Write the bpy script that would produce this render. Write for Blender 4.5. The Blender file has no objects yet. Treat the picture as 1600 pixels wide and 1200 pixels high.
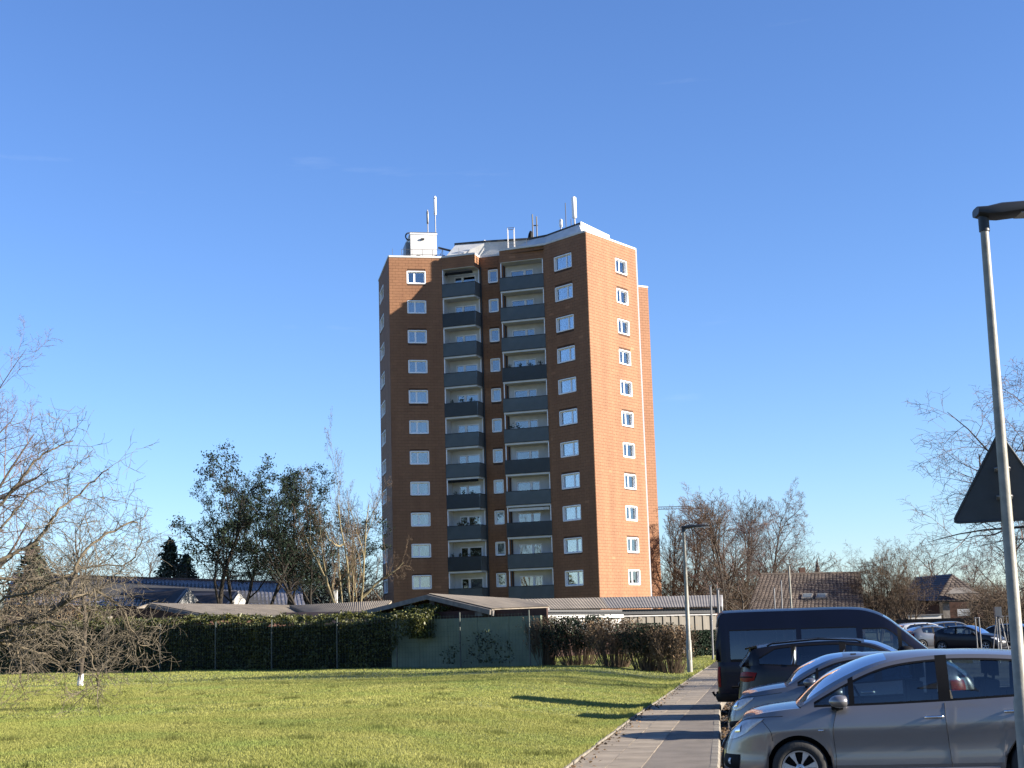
import bpy, math, random
import numpy as np
from mathutils import Vector, Matrix

R = math.radians
rng = np.random.default_rng(7)
random.seed(7)
sc = bpy.context.scene
COL = sc.collection

# ------------------------------------------------------------------ camera
FPX = 2265.0
ROLL = R(1.7)
PITCH = math.atan(383 / FPX)
CZ = 1.85
cam_d = bpy.data.cameras.new('camera')
cam_d.sensor_width = 36.0
cam_d.lens = FPX / 1600 * 36
cam_d.clip_start = 0.1
cam_d.clip_end = 9000
cam = bpy.data.objects.new('camera', cam_d)
COL.objects.link(cam)
_rw = Vector((1, 0, 0))
_uw = Vector((0, -math.sin(PITCH), math.cos(PITCH)))
_fw = Vector((0, math.cos(PITCH), math.sin(PITCH)))
_ix = _rw * math.cos(ROLL) - _uw * math.sin(ROLL)
_iy = _rw * math.sin(ROLL) + _uw * math.cos(ROLL)
_m = Matrix((_ix, _iy, -_fw)).transposed().to_4x4()
_m.translation = Vector((0, 0, CZ))
cam.matrix_world = _m
sc.camera = cam

# ------------------------------------------------------------------ sky, sun, exposure
SUN_AZ = R(-13)          # measured from +X towards +Y
SUN_EL = R(20)
w = bpy.data.worlds.new('World')
sc.world = w
w.use_nodes = True
nt = w.node_tree
nt.nodes.clear()
sky = nt.nodes.new('ShaderNodeTexSky')
sky.sky_type = 'NISHITA'
sky.sun_disc = False
sky.sun_elevation = SUN_EL
sky.sun_rotation = math.pi / 2 - SUN_AZ
sky.air_density = 1.0
sky.dust_density = 0.0
sky.ozone_density = 1.5
sky.altitude = 50
hsv = nt.nodes.new('ShaderNodeHueSaturation')
hsv.inputs['Saturation'].default_value = 1.06
bg = nt.nodes.new('ShaderNodeBackground')
bg.inputs['Strength'].default_value = 0.05
wo = nt.nodes.new('ShaderNodeOutputWorld')
nt.links.new(sky.outputs[0], hsv.inputs['Color'])
tone = nt.nodes.new('ShaderNodeMix')          # the photograph's cool white balance, same over the whole sky
tone.data_type = 'RGBA'
tone.blend_type = 'MULTIPLY'
tone.inputs[0].default_value = 1.0
tone.inputs[7].default_value = (0.73, 0.925, 1.36, 1)
nt.links.new(hsv.outputs[0], tone.inputs[6])
tcw = nt.nodes.new('ShaderNodeTexCoord')       # thin cirrus, all round the sky
mpw = nt.nodes.new('ShaderNodeMapping')
mpw.inputs['Scale'].default_value = (2.2, 2.2, 16.0)
mpw.inputs['Rotation'].default_value = (0.10, -0.06, 0.4)
nzw = nt.nodes.new('ShaderNodeTexNoise')
nzw.inputs['Scale'].default_value = 2.4
nzw.inputs['Detail'].default_value = 7
nzw.inputs['Roughness'].default_value = 0.6
rpw = nt.nodes.new('ShaderNodeValToRGB')
rpw.color_ramp.elements[0].position = 0.66
rpw.color_ramp.elements[1].position = 0.92
rpw.color_ramp.elements[0].color = (0, 0, 0, 1)
rpw.color_ramp.elements[1].color = (.13, .13, .13, 1)
cir = nt.nodes.new('ShaderNodeMix')
cir.data_type = 'RGBA'
cir.inputs[7].default_value = (7.0, 7.6, 8.2, 1)
nt.links.new(tcw.outputs['Generated'], mpw.inputs['Vector'])
nt.links.new(mpw.outputs[0], nzw.inputs['Vector'])
nt.links.new(nzw.outputs['Fac'], rpw.inputs['Fac'])
nt.links.new(rpw.outputs['Color'], cir.inputs[0])
nt.links.new(tone.outputs[2], cir.inputs[6])
nt.links.new(cir.outputs[2], bg.inputs['Color'])
nt.links.new(bg.outputs[0], wo.inputs['Surface'])

sun_d = bpy.data.lights.new('sun', 'SUN')
sun_d.energy = 5.0
sun_d.angle = R(0.5)
sun_d.color = (1.0, 0.90, 0.77)
sun = bpy.data.objects.new('sun', sun_d)
COL.objects.link(sun)
_sv = Vector((math.cos(SUN_AZ) * math.cos(SUN_EL), math.sin(SUN_AZ) * math.cos(SUN_EL), math.sin(SUN_EL)))
sun.rotation_euler = _sv.to_track_quat('Z', 'Y').to_euler()
sun.location = (60, -10, 40)

sc.view_settings.view_transform = 'Standard'
sc.view_settings.look = 'None'
sc.view_settings.exposure = 1.75
sc.view_settings.gamma = 1.0
sc.view_settings.use_curve_mapping = False
sc.render.engine = 'CYCLES'
sc.cycles.max_bounces = 8
sc.cycles.transparent_max_bounces = 16


# ------------------------------------------------------------------ pixel to place (photo pixels 1600x1200)
def ray(px, py):
    u = (px - 800) / FPX
    v = (600 - py) / FPX
    a = u * math.cos(ROLL) + v * math.sin(ROLL)
    b = -u * math.sin(ROLL) + v * math.cos(ROLL)
    return np.array([a, math.cos(PITCH) - b * math.sin(PITCH), math.sin(PITCH) + b * math.cos(PITCH)])


def at(px, py, Y):
    r = ray(px, py)
    return np.array([0, 0, CZ]) + r * (Y / r[1])


def atz(px, py, z):
    r = ray(px, py)
    return np.array([0, 0, CZ]) + r * ((z - CZ) / r[2])


def on_plane(px, py, P, Q):
    """the pixel's ray cut with the vertical plane through P and Q -> (u along PQ, z)"""
    d = np.array(Q[:2]) - np.array(P[:2])
    L = np.linalg.norm(d)
    d = d / L
    n = np.array([d[1], -d[0]])
    r = ray(px, py)
    t = (np.array(P[:2]) @ n) / (r[:2] @ n)
    p = np.array([0, 0, CZ]) + r * t
    return (p[:2] - np.array(P[:2])) @ d, p[2]


# ------------------------------------------------------------------ materials
def mat(name, c1, c2=None, scale=6.0, rough=0.6, metal=0.0, bump=0.0, bscale=None, spec=0.4, tint=0.0,
        detail=5.0, coat=0.0, stretch=None, third=None, sub=0.0):
    m = bpy.data.materials.new(name)
    m.use_nodes = True
    t = m.node_tree
    N = t.nodes
    p = N['Principled BSDF']
    p.inputs['Roughness'].default_value = rough
    p.inputs['Metallic'].default_value = metal
    p.inputs['Specular IOR Level'].default_value = spec
    p.inputs['Coat Weight'].default_value = coat
    p.inputs['Coat Roughness'].default_value = 0.04
    c2 = c2 or tuple(x * 0.75 for x in c1)
    tc = N.new('ShaderNodeTexCoord')
    src = tc.outputs['Object']
    if stretch:
        mp = N.new('ShaderNodeMapping')
        mp.inputs['Scale'].default_value = stretch
        t.links.new(src, mp.inputs['Vector'])
        src = mp.outputs[0]
    nz = N.new('ShaderNodeTexNoise')
    nz.inputs['Scale'].default_value = scale
    nz.inputs['Detail'].default_value = detail
    t.links.new(src, nz.inputs['Vector'])
    rp = N.new('ShaderNodeValToRGB')
    rp.color_ramp.elements[0].position = 0.32
    rp.color_ramp.elements[1].position = 0.68
    rp.color_ramp.elements[0].color = (*c2, 1)
    rp.color_ramp.elements[1].color = (*c1, 1)
    if third:
        e = rp.color_ramp.elements.new(0.5)
        e.color = (*third, 1)
    t.links.new(nz.outputs['Fac'], rp.inputs['Fac'])
    out = rp.outputs['Color']
    if tint > 0:
        at_ = N.new('ShaderNodeAttribute')
        at_.attribute_name = 'tint'
        mr = N.new('ShaderNodeMapRange')
        mr.clamp = False
        mr.inputs['To Min'].default_value = 1 - tint
        mr.inputs['To Max'].default_value = 1 + tint
        t.links.new(at_.outputs['Fac'], mr.inputs['Value'])
        mx = N.new('ShaderNodeVectorMath')
        mx.operation = 'SCALE'
        t.links.new(out, mx.inputs[0])
        t.links.new(mr.outputs[0], mx.inputs['Scale'])
        out = mx.outputs[0]
    t.links.new(out, p.inputs['Base Color'])
    if bump > 0:
        bz = N.new('ShaderNodeTexNoise')
        bz.inputs['Scale'].default_value = bscale or scale * 4
        bz.inputs['Detail'].default_value = 6
        t.links.new(src, bz.inputs['Vector'])
        bp = N.new('ShaderNodeBump')
        bp.inputs['Strength'].default_value = bump
        bp.inputs['Distance'].default_value = 0.02
        t.links.new(bz.outputs['Fac'], bp.inputs['Height'])
        t.links.new(bp.outputs[0], p.inputs['Normal'])
    if sub > 0:   # light coming through a leaf or blade
        tr = N.new('ShaderNodeBsdfTranslucent')
        t.links.new(out, tr.inputs['Color'])
        ms = N.new('ShaderNodeMixShader')
        ms.inputs[0].default_value = sub
        t.links.new(p.outputs[0], ms.inputs[1])
        t.links.new(tr.outputs[0], ms.inputs[2])
        t.links.new(ms.outputs[0], N['Material Output'].inputs['Surface'])
    return m


def glass(name, tintc, refl, rough=0.02, reflc=(1, 1, 1)):
    m = bpy.data.materials.new(name)
    m.use_nodes = True
    t = m.node_tree
    N = t.nodes
    N.remove(N['Principled BSDF'])
    tr = N.new('ShaderNodeBsdfTransparent')
    tr.inputs['Color'].default_value = (*tintc, 1)
    gl = N.new('ShaderNodeBsdfGlossy')
    gl.inputs['Roughness'].default_value = rough
    gl.inputs['Color'].default_value = (*reflc, 1)
    lw = N.new('ShaderNodeLayerWeight')
    lw.inputs['Blend'].default_value = 0.25
    mr = N.new('ShaderNodeMapRange')
    mr.inputs['To Min'].default_value = refl
    mr.inputs['To Max'].default_value = 0.95
    mx = N.new('ShaderNodeMixShader')
    t.links.new(lw.outputs['Fresnel'], mr.inputs['Value'])
    t.links.new(mr.outputs[0], mx.inputs[0])
    t.links.new(tr.outputs[0], mx.inputs[1])
    t.links.new(gl.outputs[0], mx.inputs[2])
    t.links.new(mx.outputs[0], N['Material Output'].inputs['Surface'])
    return m


MT = dict(
    ground=mat('ground', (0.060, 0.060, 0.027), (0.042, 0.036, 0.021), 0.6, .95),
    soil=mat('soil', (.15, .165, .04), (.095, .12, .028), 0.7, .95, bump=.6, bscale=30, third=(.13, .14, .04)),
    bed=mat('joint_dirt', (.045, .038, .028), (.03, .026, .02), 4, .95),
    grass=mat("grass", (.30, .295, .085), (.20, .245, .06), 0.45, .75, tint=.34, spec=.25, third=(.23, .24, .06), detail=7, sub=.3),
    slab=mat('slab', (.265, .222, .165), (.18, .148, .108), 1.7, .9, bump=.35, bscale=60, tint=.14, detail=8),
    asphalt=mat('asphalt', (.175, .15, .122), (.125, .108, .088), 2.2, .92, bump=.5, bscale=140, detail=9),
    tarmac=mat('tarmac', (0.051, 0.051, 0.051), (0.033, 0.033, 0.033), 1.2, .92, bump=.4, bscale=120),
    kerb=mat('kerb', (.20, .18, .145), (.12, .105, .085), 3.0, .9, bump=.4, bscale=50, tint=.12),
    tile=mat('cladding', (.240, .120, .062), (.198, .095, .049), 0.9, .75, tint=.09, stretch=(1, 1, .14), bump=.25, bscale=18, detail=6, spec=.3),
    tilegap=mat('cladding_base', (.085, .042, .024), None, 2, .9),
    white=mat('white_render', (.60, .59, .57), (.50, .50, .48), 1.5, .8, bump=.1),
    white2=mat('white_plastic', (.82, .82, .82), (.76, .76, .77), 3, .45),
    offwhite=mat('pale_panel', (.60, .60, .58), (.48, .48, .47), 1.2, .7, bump=.1),
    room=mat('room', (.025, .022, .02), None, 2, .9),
    curtain=mat('curtain', (.36, .38, .42), (.25, .27, .30), 14, .9, stretch=(1, 1, .05), detail=2),
    curtain2=mat('patterned_curtain', (.40, .36, .34), (.25, .22, .22), 9, .9),
    blind=mat('blind', (.28, .29, .31), (.22, .23, .25), 5, .6),
    rail=mat('balcony_panel', (.105, .122, .125), (.080, .095, .099), 1.2, .35, spec=.5),
    railbar=mat('balcony_bar', (.022, .024, .028), None, 3, .5),
    roofdark=mat('roof_felt', (.05, .052, .056), (.035, .036, .04), 2, .8),
    metal=mat('galvanised', (.19, .19, .19), (.14, .14, .145), 6, .45, metal=.6, bump=.05),
    metaldk=mat('dark_metal', (.03, .032, .036), None, 6, .5),
    greypost=mat('post_paint', (.24, .232, .195), (.165, .16, .132), 9, .5, bump=.08, detail=8),
    roofbeige=mat('fibre_cement', (.235, .200, .152), (.15, .127, .10), 1.0, .9, bump=.3, bscale=20, detail=8, tint=.12),
    roofgrey=mat('corrugated_sheet', (.165, .155, .145), (.115, .108, .102), 1.0, .8, bump=.2, detail=8, tint=.12),
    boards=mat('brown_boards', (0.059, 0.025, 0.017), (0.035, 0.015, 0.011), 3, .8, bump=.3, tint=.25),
    fascia=mat('fascia_board', (.18, .165, .15), (.11, .10, .09), 4, .8),
    pinkwall=mat('pink_wall', (0.294, 0.189, 0.154), (0.231, 0.147, 0.119), 2, .9),
    greenwall=mat('green_wall', (.150, .180, .130), (.105, .135, .095), 1.3, .85, bump=.2, detail=8),
    beige=mat('beige_sheet', (.125, .112, .092), (.10, .09, .072), 1.2, .7, tint=.1),
    wire=mat('fence_wire', (.05, .075, .055), None, 5, .5),
    postgreen=mat('fence_post', (.07, .08, .07), (.05, .06, .05), 5, .5),
    leaf=mat('hedge_leaf', (.085, .085, .018), (.034, .046, .011), 1.1, .5, tint=.5, spec=.4, sub=.15),
    leafdk=mat('dark_leaf', (.022, .034, .020), (.010, .019, .012), 1.6, .85, tint=.5, spec=.1),
    leafbush=mat('bush_leaf', (0.030, 0.042, 0.015), (0.018, 0.027, 0.011), 1.2, .5, tint=.5),
    leafbrown=mat('dry_leaf', (.17, .115, .06), (.10, .065, .035), 2.5, .9, tint=.45),
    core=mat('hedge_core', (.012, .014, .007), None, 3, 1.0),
    needle=mat('needle', (.050, .060, .030), (.028, .036, .018), 1.2, .7, tint=.4),
    bark=mat('bark', (0.078, 0.063, 0.047), (0.045, 0.035, 0.026), 3.5, .95, bump=.5, bscale=14, stretch=(1, 1, .3)),
    barkdk=mat('dark_bark', (0.030, 0.024, 0.018), (0.015, 0.012, 0.010), 3, .95, bump=.4),
    barkfr=mat('orchard_bark', (.125, .10, .062), (.06, .048, .034), 5, .95, bump=.4, detail=7),
    barklt=mat('lichen_bark', (0.223, 0.180, 0.099), (0.124, 0.099, 0.062), 5, .9, bump=.4, detail=7, third=(.18, .15, .08)),
    twig=mat('twig', (0.096, 0.072, 0.054), (0.057, 0.042, 0.033), 1.2, .9),
    twiglt=mat('pale_twig', (.135, .112, .076), (.075, .062, .045), 3.2, .9),
    twigpu=mat('purple_twig', (0.130, 0.093, 0.084), (0.087, 0.059, 0.056), 1.0, .9),
    twigbr=mat('brown_twig', (0.118, 0.080, 0.050), (0.066, 0.047, 0.030), 1.6, .9),
    rooftile=mat('brown_tile', (.085, .066, .052), (.055, .044, .036), .8, .8, tint=.3),
    roofdktile=mat('dark_tile', (0.030, 0.027, 0.027), (0.018, 0.017, 0.018), .8, .5, tint=.3),
    roofblue=mat('glazed_tile', (.20, .20, .225), (.13, .13, .15), .6, .28, tint=.25, spec=.7),
    brick=mat('brick', (0.120, 0.069, 0.048), (0.084, 0.048, 0.036), 2, .9),
    gwhite=mat('gable_board', (.30, .30, .29), (.20, .20, .20), 5, .7),
    silver=mat('silver_paint', (.185, .180, .182), (.178, .173, .175), 1.5, .34, metal=.55, coat=.9),
    silver2=mat('blue_silver_paint', (0.122, 0.131, 0.149), (0.117, 0.126, 0.144), 1.5, .32, metal=.55, coat=.9),
    blackp=mat('black_paint', (.010, .010, .014), None, 1.5, .3, coat=.2, spec=.25),
    navy=mat('navy_paint', (.004, .006, .018), None, 1.5, .35, coat=.12, spec=.2),
    whitep=mat('white_paint', (0.372, 0.384, 0.402), None, 1.5, .35, coat=.8),
    greyp=mat('grey_paint', (0.100, 0.105, 0.110), None, 1.5, .35, metal=.5, coat=.8),
    trim=mat('black_trim', (.008, .008, .009), None, 3, .6, spec=.12),
    gap=mat('shut_line', (.008, .008, .009), None, 3, .8),
    tyre=mat('tyre', (.018, .018, .018), (.03, .03, .029), 9, .85, bump=.2),
    rim=mat('rim', (.55, .55, .55), (.48, .48, .48), 4, .35, metal=.55),
    chrome=mat('chrome', (.75, .75, .75), None, 3, .12, metal=1.0),
    lamp=mat('lamp_lens', (.48, .50, .52), (.30, .31, .33), 14, .08, coat=1.0, spec=.7),
    lampin=mat('lamp_core', (.80, .80, .80), None, 3, .15, metal=.9),
    red=mat('red_lens', (.20, .008, .008), (.11, .006, .006), 18, .4, spec=.12),
    orange=mat('orange_lens', (.6, .2, .02), None, 3, .2),
    plate=mat('plate', (.7, .7, .7), None, 2, .5),
    seat=mat('seat_cloth', (.03, .03, .033), (.02, .02, .022), 12, .95),
    blue=mat('blue_tarp', (.02, .05, .30), (.015, .035, .2), 3, .6),
    signback=mat('sign_back', (.055, .060, .062), (.045, .049, .05), 6, .55, metal=.3),
    lampgrey=mat('lantern_body', (.022, .025, .030), None, 6, .45),
    lensgrey=mat('lantern_lens', (.30, .30, .29), None, 6, .15),
    stonewall=mat('old_wall', (0.063, 0.052, 0.041), (0.033, 0.028, 0.023), 1.6, .95, bump=.5, detail=8),
    dryshrub=mat('dry_grass', (0.252, 0.162, 0.078), (0.180, 0.114, 0.054), 3, .9, tint=.4),
    clay=mat('clay_pot', (.20, .08, .05), None, 4, .8),
    leaflitter=mat('leaf_litter', (0.132, 0.084, 0.042), (0.072, 0.045, 0.024), 8, .9, tint=.5),
    whitewash=mat('limewash', (.72, .71, .68), (.55, .54, .5), 9, .9),
)
def part_clear(base, clear):
    m = MT[base].copy()
    m.name = base + '_translucent'
    t = m.node_tree
    tr = t.nodes.new('ShaderNodeBsdfTransparent')
    tr.inputs['Color'].default_value = (.55, .62, .66, 1)
    mx = t.nodes.new('ShaderNodeMixShader')
    mx.inputs[0].default_value = clear
    t.links.new(t.nodes['Principled BSDF'].outputs[0], mx.inputs[1])
    t.links.new(tr.outputs[0], mx.inputs[2])
    t.links.new(mx.outputs[0], t.nodes['Material Output'].inputs['Surface'])
    return m


RAIL = part_clear('rail', .30)
GLASS_B = glass('window_glass', (.72, .78, .82), .17)
GLASS_C = glass('car_glass', (.46, .55, .58), .08)
GLASS_D = glass('privacy_glass', (.10, .12, .14), .09)
GLASS_W = glass('windscreen_glass', (.40, .46, .48), .10)


# ------------------------------------------------------------------ mesh builder
class MB:
    def __init__(s):
        s.V = []; s.F = []; s.n = 0; s.T = []

    def add(s, v, f, tint=0.5, mi=0):
        v = np.asarray(v, float).reshape(-1, 3)
        f = np.asarray(f, int)
        s.V.append(v)
        s.F.append((f + s.n, mi))
        s.T.append(np.broadcast_to(np.asarray(tint, float), (len(v),)))
        s.n += len(v)
        return s

    def box(s, c, size, ax=None, tint=0.5, mi=0):
        """c centre, size full sizes, ax 3x3 rows = axes"""
        h = np.asarray(size, float) / 2
        sg = np.array([[-1, -1, -1], [1, -1, -1], [1, 1, -1], [-1, 1, -1], [-1, -1, 1], [1, -1, 1], [1, 1, 1], [-1, 1, 1]])
        v = sg * h
        if ax is not None:
            v = v @ np.asarray(ax, float)
        v = v + np.asarray(c, float)
        f = [[0, 3, 2, 1], [4, 5, 6, 7], [0, 1, 5, 4], [1, 2, 6, 5], [2, 3, 7, 6], [3, 0, 4, 7]]
        return s.add(v, f, tint, mi)

    def boxes(s, C, S, ax=None, tint=None, back=True):
        """many boxes at once: C (n,3) centres, S (n,3) sizes, ax (3,3)"""
        C = np.asarray(C, float); S = np.asarray(S, float)
        n = len(C)
        if n == 0:
            return s
        sg = np.array([[-1, -1, -1], [1, -1, -1], [1, 1, -1], [-1, 1, -1], [-1, -1, 1], [1, -1, 1], [1, 1, 1], [-1, 1, 1]])
        v = sg[None] * (S / 2)[:, None, :]
        if ax is not None:
            v = v @ np.asarray(ax, float)
        v = v + C[:, None, :]
        f = [[0, 3, 2, 1], [4, 5, 6, 7], [0, 1, 5, 4], [1, 2, 6, 5], [3, 0, 4, 7]]
        if back:
            f.append([2, 3, 7, 6])
        f = np.array(f)
        ff = (f[None] + (np.arange(n) * 8)[:, None, None]).reshape(-1, 4)
        tt = np.repeat(rng.random(n) if tint is None else tint, 8)
        return s.add(v.reshape(-1, 3), ff, tt)

    def grid(s, P, mi=0, tint=0.5, flip=False, wrap=False):
        P = np.asarray(P, float)
        a, b = P.shape[:2]
        idx = np.arange(a * b).reshape(a, b)
        if wrap:
            idx = np.concatenate([idx, idx[:, :1]], 1)
        q = np.stack([idx[:-1, :-1], idx[:-1, 1:], idx[1:, 1:], idx[1:, :-1]], -1).reshape(-1, 4)
        if flip:
            q = q[:, ::-1]
        return s.add(P.reshape(-1, 3), q, tint, mi)

    def quad(s, a, b, c, d, mi=0, tint=0.5):
        return s.add([a, b, c, d], [[0, 1, 2, 3]], tint, mi)

    def slab(s, quad, th, mi=0):
        """a quad given a thickness downwards/along its normal"""
        q = np.asarray(quad, float)
        n = np.cross(q[1] - q[0], q[3] - q[0]); n /= np.linalg.norm(n)
        if n[2] < 0: n = -n
        b = q - n * th
        v = np.concatenate([q, b])
        f = [[0, 1, 2, 3], [7, 6, 5, 4], [0, 4, 5, 1], [1, 5, 6, 2], [2, 6, 7, 3], [3, 7, 4, 0]]
        return s.add(v, f, .5, mi)

    def prism(s, poly, z0, z1, mi=0, top=True):
        p = np.asarray(poly, float)
        n = len(p)
        v = np.concatenate([np.c_[p, np.full(n, z0)], np.c_[p, np.full(n, z1)]])
        k = np.arange(n)
        s.add(v, np.stack([k, (k + 1) % n, (k + 1) % n + n, k + n], -1), .5, mi)
        if top:
            s.add(v[n:], [list(range(n))], .5, mi)
        return s

    def tube(s, pts, r, n=8, cap=True, mi=0, tint=.5):
        pts = np.asarray(pts, float)
        r = np.broadcast_to(np.asarray(r, float), (len(pts),))
        d = np.gradient(pts, axis=0)
        d /= np.linalg.norm(d, axis=1)[:, None] + 1e-9
        ref = np.array([0, 0, 1.0]) if abs(d[0][2]) < .9 else np.array([1.0, 0, 0])
        A = np.cross(d, ref); A /= np.linalg.norm(A, axis=1)[:, None] + 1e-9
        B = np.cross(d, A)
        th = np.linspace(0, 2 * math.pi, n, endpoint=False)
        P = pts[:, None] + r[:, None, None] * (A[:, None] * np.cos(th)[None, :, None] + B[:, None] * np.sin(th)[None, :, None])
        s.grid(P, mi, tint, wrap=True, flip=True)
        if cap:
            s.add(P[0], [list(range(n))], tint, mi)
            s.add(P[-1], [list(range(n))[::-1]], tint, mi)
        return s

    def segs(s, p0, p1, r0, r1, n=3):
        """many tapered sticks at once"""
        p0 = np.asarray(p0, float); p1 = np.asarray(p1, float)
        m = len(p0)
        if m == 0:
            return s
        d = p1 - p0
        d /= np.linalg.norm(d, axis=1)[:, None] + 1e-9
        ref = np.where(np.abs(d[:, 2:3]) < .9, np.array([[0, 0, 1.0]]), np.array([[1.0, 0, 0]]))
        A = np.cross(d, ref); A /= np.linalg.norm(A, axis=1)[:, None] + 1e-9
        B = np.cross(d, A)
        th = np.linspace(0, 2 * math.pi, n, endpoint=False)
        ring = A[:, None] * np.cos(th)[None, :, None] + B[:, None] * np.sin(th)[None, :, None]
        v = np.concatenate([p0[:, None] + ring * np.asarray(r0)[:, None, None], p1[:, None] + ring * np.asarray(r1)[:, None, None]], 1)
        k = np.arange(n)
        f = np.stack([k, k + n, (k + 1) % n + n, (k + 1) % n], -1)
        ff = (f[None] + (np.arange(m) * 2 * n)[:, None, None]).reshape(-1, 4)
        return s.add(v.reshape(-1, 3), ff, np.repeat(rng.random(m), 2 * n))

    def leaves(s, P, size, flat=0.0, asp=.6):
        """leaf quads at P, random facing"""
        P = np.asarray(P, float)
        n = len(P)
        if n == 0:
            return s
        a = rng.normal(size=(n, 3)); a[:, 2] *= (1 - flat); a /= np.linalg.norm(a, axis=1)[:, None]
        b = rng.normal(size=(n, 3)); b = np.cross(a, b); b /= np.linalg.norm(b, axis=1)[:, None]
        L = (size * (.6 + .8 * rng.random(n)))[:, None]
        v = np.stack([P - a * L * .5, P + b * L * asp * .5, P + a * L * .5, P - b * L * asp * .5], 1)
        f = np.array([[0, 1, 2, 3]])
        ff = (f[None] + (np.arange(n) * 4)[:, None, None]).reshape(-1, 4)
        return s.add(v.reshape(-1, 3), ff, np.repeat(rng.random(n), 4))

    def mesh(s, name, mats, smooth=False, off=(0, 0, 0)):
        me = bpy.data.meshes.new(name)
        V = np.concatenate(s.V) - np.asarray(off, float)
        me.vertices.add(len(V))
        me.vertices.foreach_set('co', V.ravel())
        tot = sum(f.size for f, _ in s.F)
        npoly = sum(len(f) for f, _ in s.F)
        me.loops.add(tot)
        me.polygons.add(npoly)
        me.loops.foreach_set('vertex_index', np.concatenate([f.ravel() for f, _ in s.F]))
        cnt = np.concatenate([np.full(len(f), f.shape[1]) for f, _ in s.F])
        me.polygons.foreach_set('loop_start', np.concatenate([[0], np.cumsum(cnt)[:-1]]))
        me.polygons.foreach_set('material_index', np.concatenate([np.full(len(f), mi) for f, mi in s.F]))
        me.polygons.foreach_set('use_smooth', np.full(npoly, bool(smooth)))
        a = me.attributes.new('tint', 'FLOAT', 'POINT')
        a.data.foreach_set('value', np.concatenate(s.T))
        for m in (mats if isinstance(mats, (list, tuple)) else [mats]):
            me.materials.append(m)
        me.update()
        me.validate()
        if smooth == 'auto':
            try:
                me.set_sharp_from_angle(angle=R(38))
            except Exception:
                pass
        return me


def link(name, me, parent=None, loc=(0, 0, 0), kind=None):
    o = bpy.data.objects.new(name, me)
    COL.objects.link(o)
    o.location = loc
    if parent is not None:
        o.parent = parent
    if kind:
        o['kind'] = kind
    return o


def tag(o, label=None, cat=None, group=None, kind=None):
    if label: o['label'] = label
    if cat: o['category'] = cat
    if group: o['group'] = group
    if kind: o['kind'] = kind
    return o


def thing(name, label, cat, loc=(0, 0, 0), rz=0, group=None):
    o = bpy.data.objects.new(name, None)
    COL.objects.link(o)
    o.empty_display_size = .2
    o.location = tuple(float(x) for x in loc)
    o.rotation_euler = (0, 0, rz)
    return tag(o, label, cat, group)


def part(root, name, mb, m, smooth=False, world=False, kind=None):
    """a part; with world=True the builder's points are in world axes and are shifted to the thing's base"""
    off = tuple(root.location) if world else (0, 0, 0)
    return link(name, mb.mesh(name, m, smooth, off), root, kind=kind)


def solo(name, mb, m, label=None, cat=None, group=None, kind=None, smooth=False):
    """a thing (or piece of the setting) that is one mesh, origin at its base"""
    V = np.concatenate(mb.V)
    o0 = np.array([V[:, 0].mean(), V[:, 1].mean(), V[:, 2].min()])
    o = link(name, mb.mesh(name, m, smooth, o0), None, tuple(o0))
    return tag(o, label, cat, group, kind)


def copy_thing(o, loc=None, rz=None, scale=None, label=None):
    def cp(x, par):
        c = x.copy()
        COL.objects.link(c)
        c.parent = par
        for ch in list(x.children):
            cp(ch, c)
        return c
    c = cp(o, None)
    if loc is not None: c.location = tuple(float(x) for x in loc)
    if rz is not None: c.rotation_euler = (0, 0, rz)
    if scale is not None: c.scale = scale
    if label: c['label'] = label
    return c


def cat_rom(pts, n):
    P = np.asarray(pts, float)
    P = np.concatenate([[2 * P[0] - P[1]], P, [2 * P[-1] - P[-2]]])
    out = []
    ts = np.linspace(0, len(P) - 3 - 1e-6, n)
    for t in ts:
        i = int(t); f = t - i
        a, b, c, d = P[i], P[i + 1], P[i + 2], P[i + 3]
        out.append(.5 * ((2 * b) + (-a + c) * f + (2 * a - 5 * b + 4 * c - d) * f * f + (-a + 3 * b - 3 * c + d) * f ** 3))
    return np.array(out)


def sstep(x, a, b):
    t = np.clip((x - a) / (b - a), 0, 1)
    return t * t * (3 - 2 * t)


# ================================================================== GROUND
ZP = -0.15      # parking surface
ZL = 0.35       # lawn plateau
PL = [atz(870, 1210, 0), atz(890, 1195, 0), atz(940, 1157, 0), atz(990, 1120, 0), atz(1045, 1083, 0), atz(1075, 1062, 0), atz(1100, 1046, 0)]
_d0 = (PL[2] - PL[0]); _d0 /= _d0[1]
PL = [PL[0] - _d0 * 14] + PL
_d1 = (PL[-1] - PL[-3]); _d1 /= _d1[1]
PL = PL + [PL[-1] + _d1 * 60]
PLx = np.array([p[0] for p in PL]); PLy = np.array([p[1] for p in PL])
PW = 1.92
_pr = [atz(1124, 1195, 0), atz(1126, 1140, 0), atz(1126.5, 1100, 0)]


def path_l(y):
    return np.interp(y, PLy, PLx)


_wr = [p[0] - np.interp(p[1], PLy, PLx) for p in _pr]


def path_w(y):
    return np.interp(y, [p[1] for p in _pr], _wr)


# the hedge and fence line (far left .. near right)
FA = atz(0, 1052, ZL)
FB = atz(830, 1042, ZL)
FD = (FB - FA) / np.linalg.norm(FB - FA)
FN = np.array([FD[1], -FD[0], 0])      # towards the camera


def lawn_z(x, y):
    d = path_l(y) - x
    return ZL * sstep(d, -.05, 4.2) + .03 + .035 * np.sin(x * .55 + y * .21) * np.sin(y * .33 - x * .2) * sstep(d, .5, 4)


mb = MB()
mb.quad((-3000, -400, -.4), (3000, -400, -.4), (3000, 4500, -.4), (-3000, 4500, -.4))
solo('ground', mb, MT['ground'], kind='structure')

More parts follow.
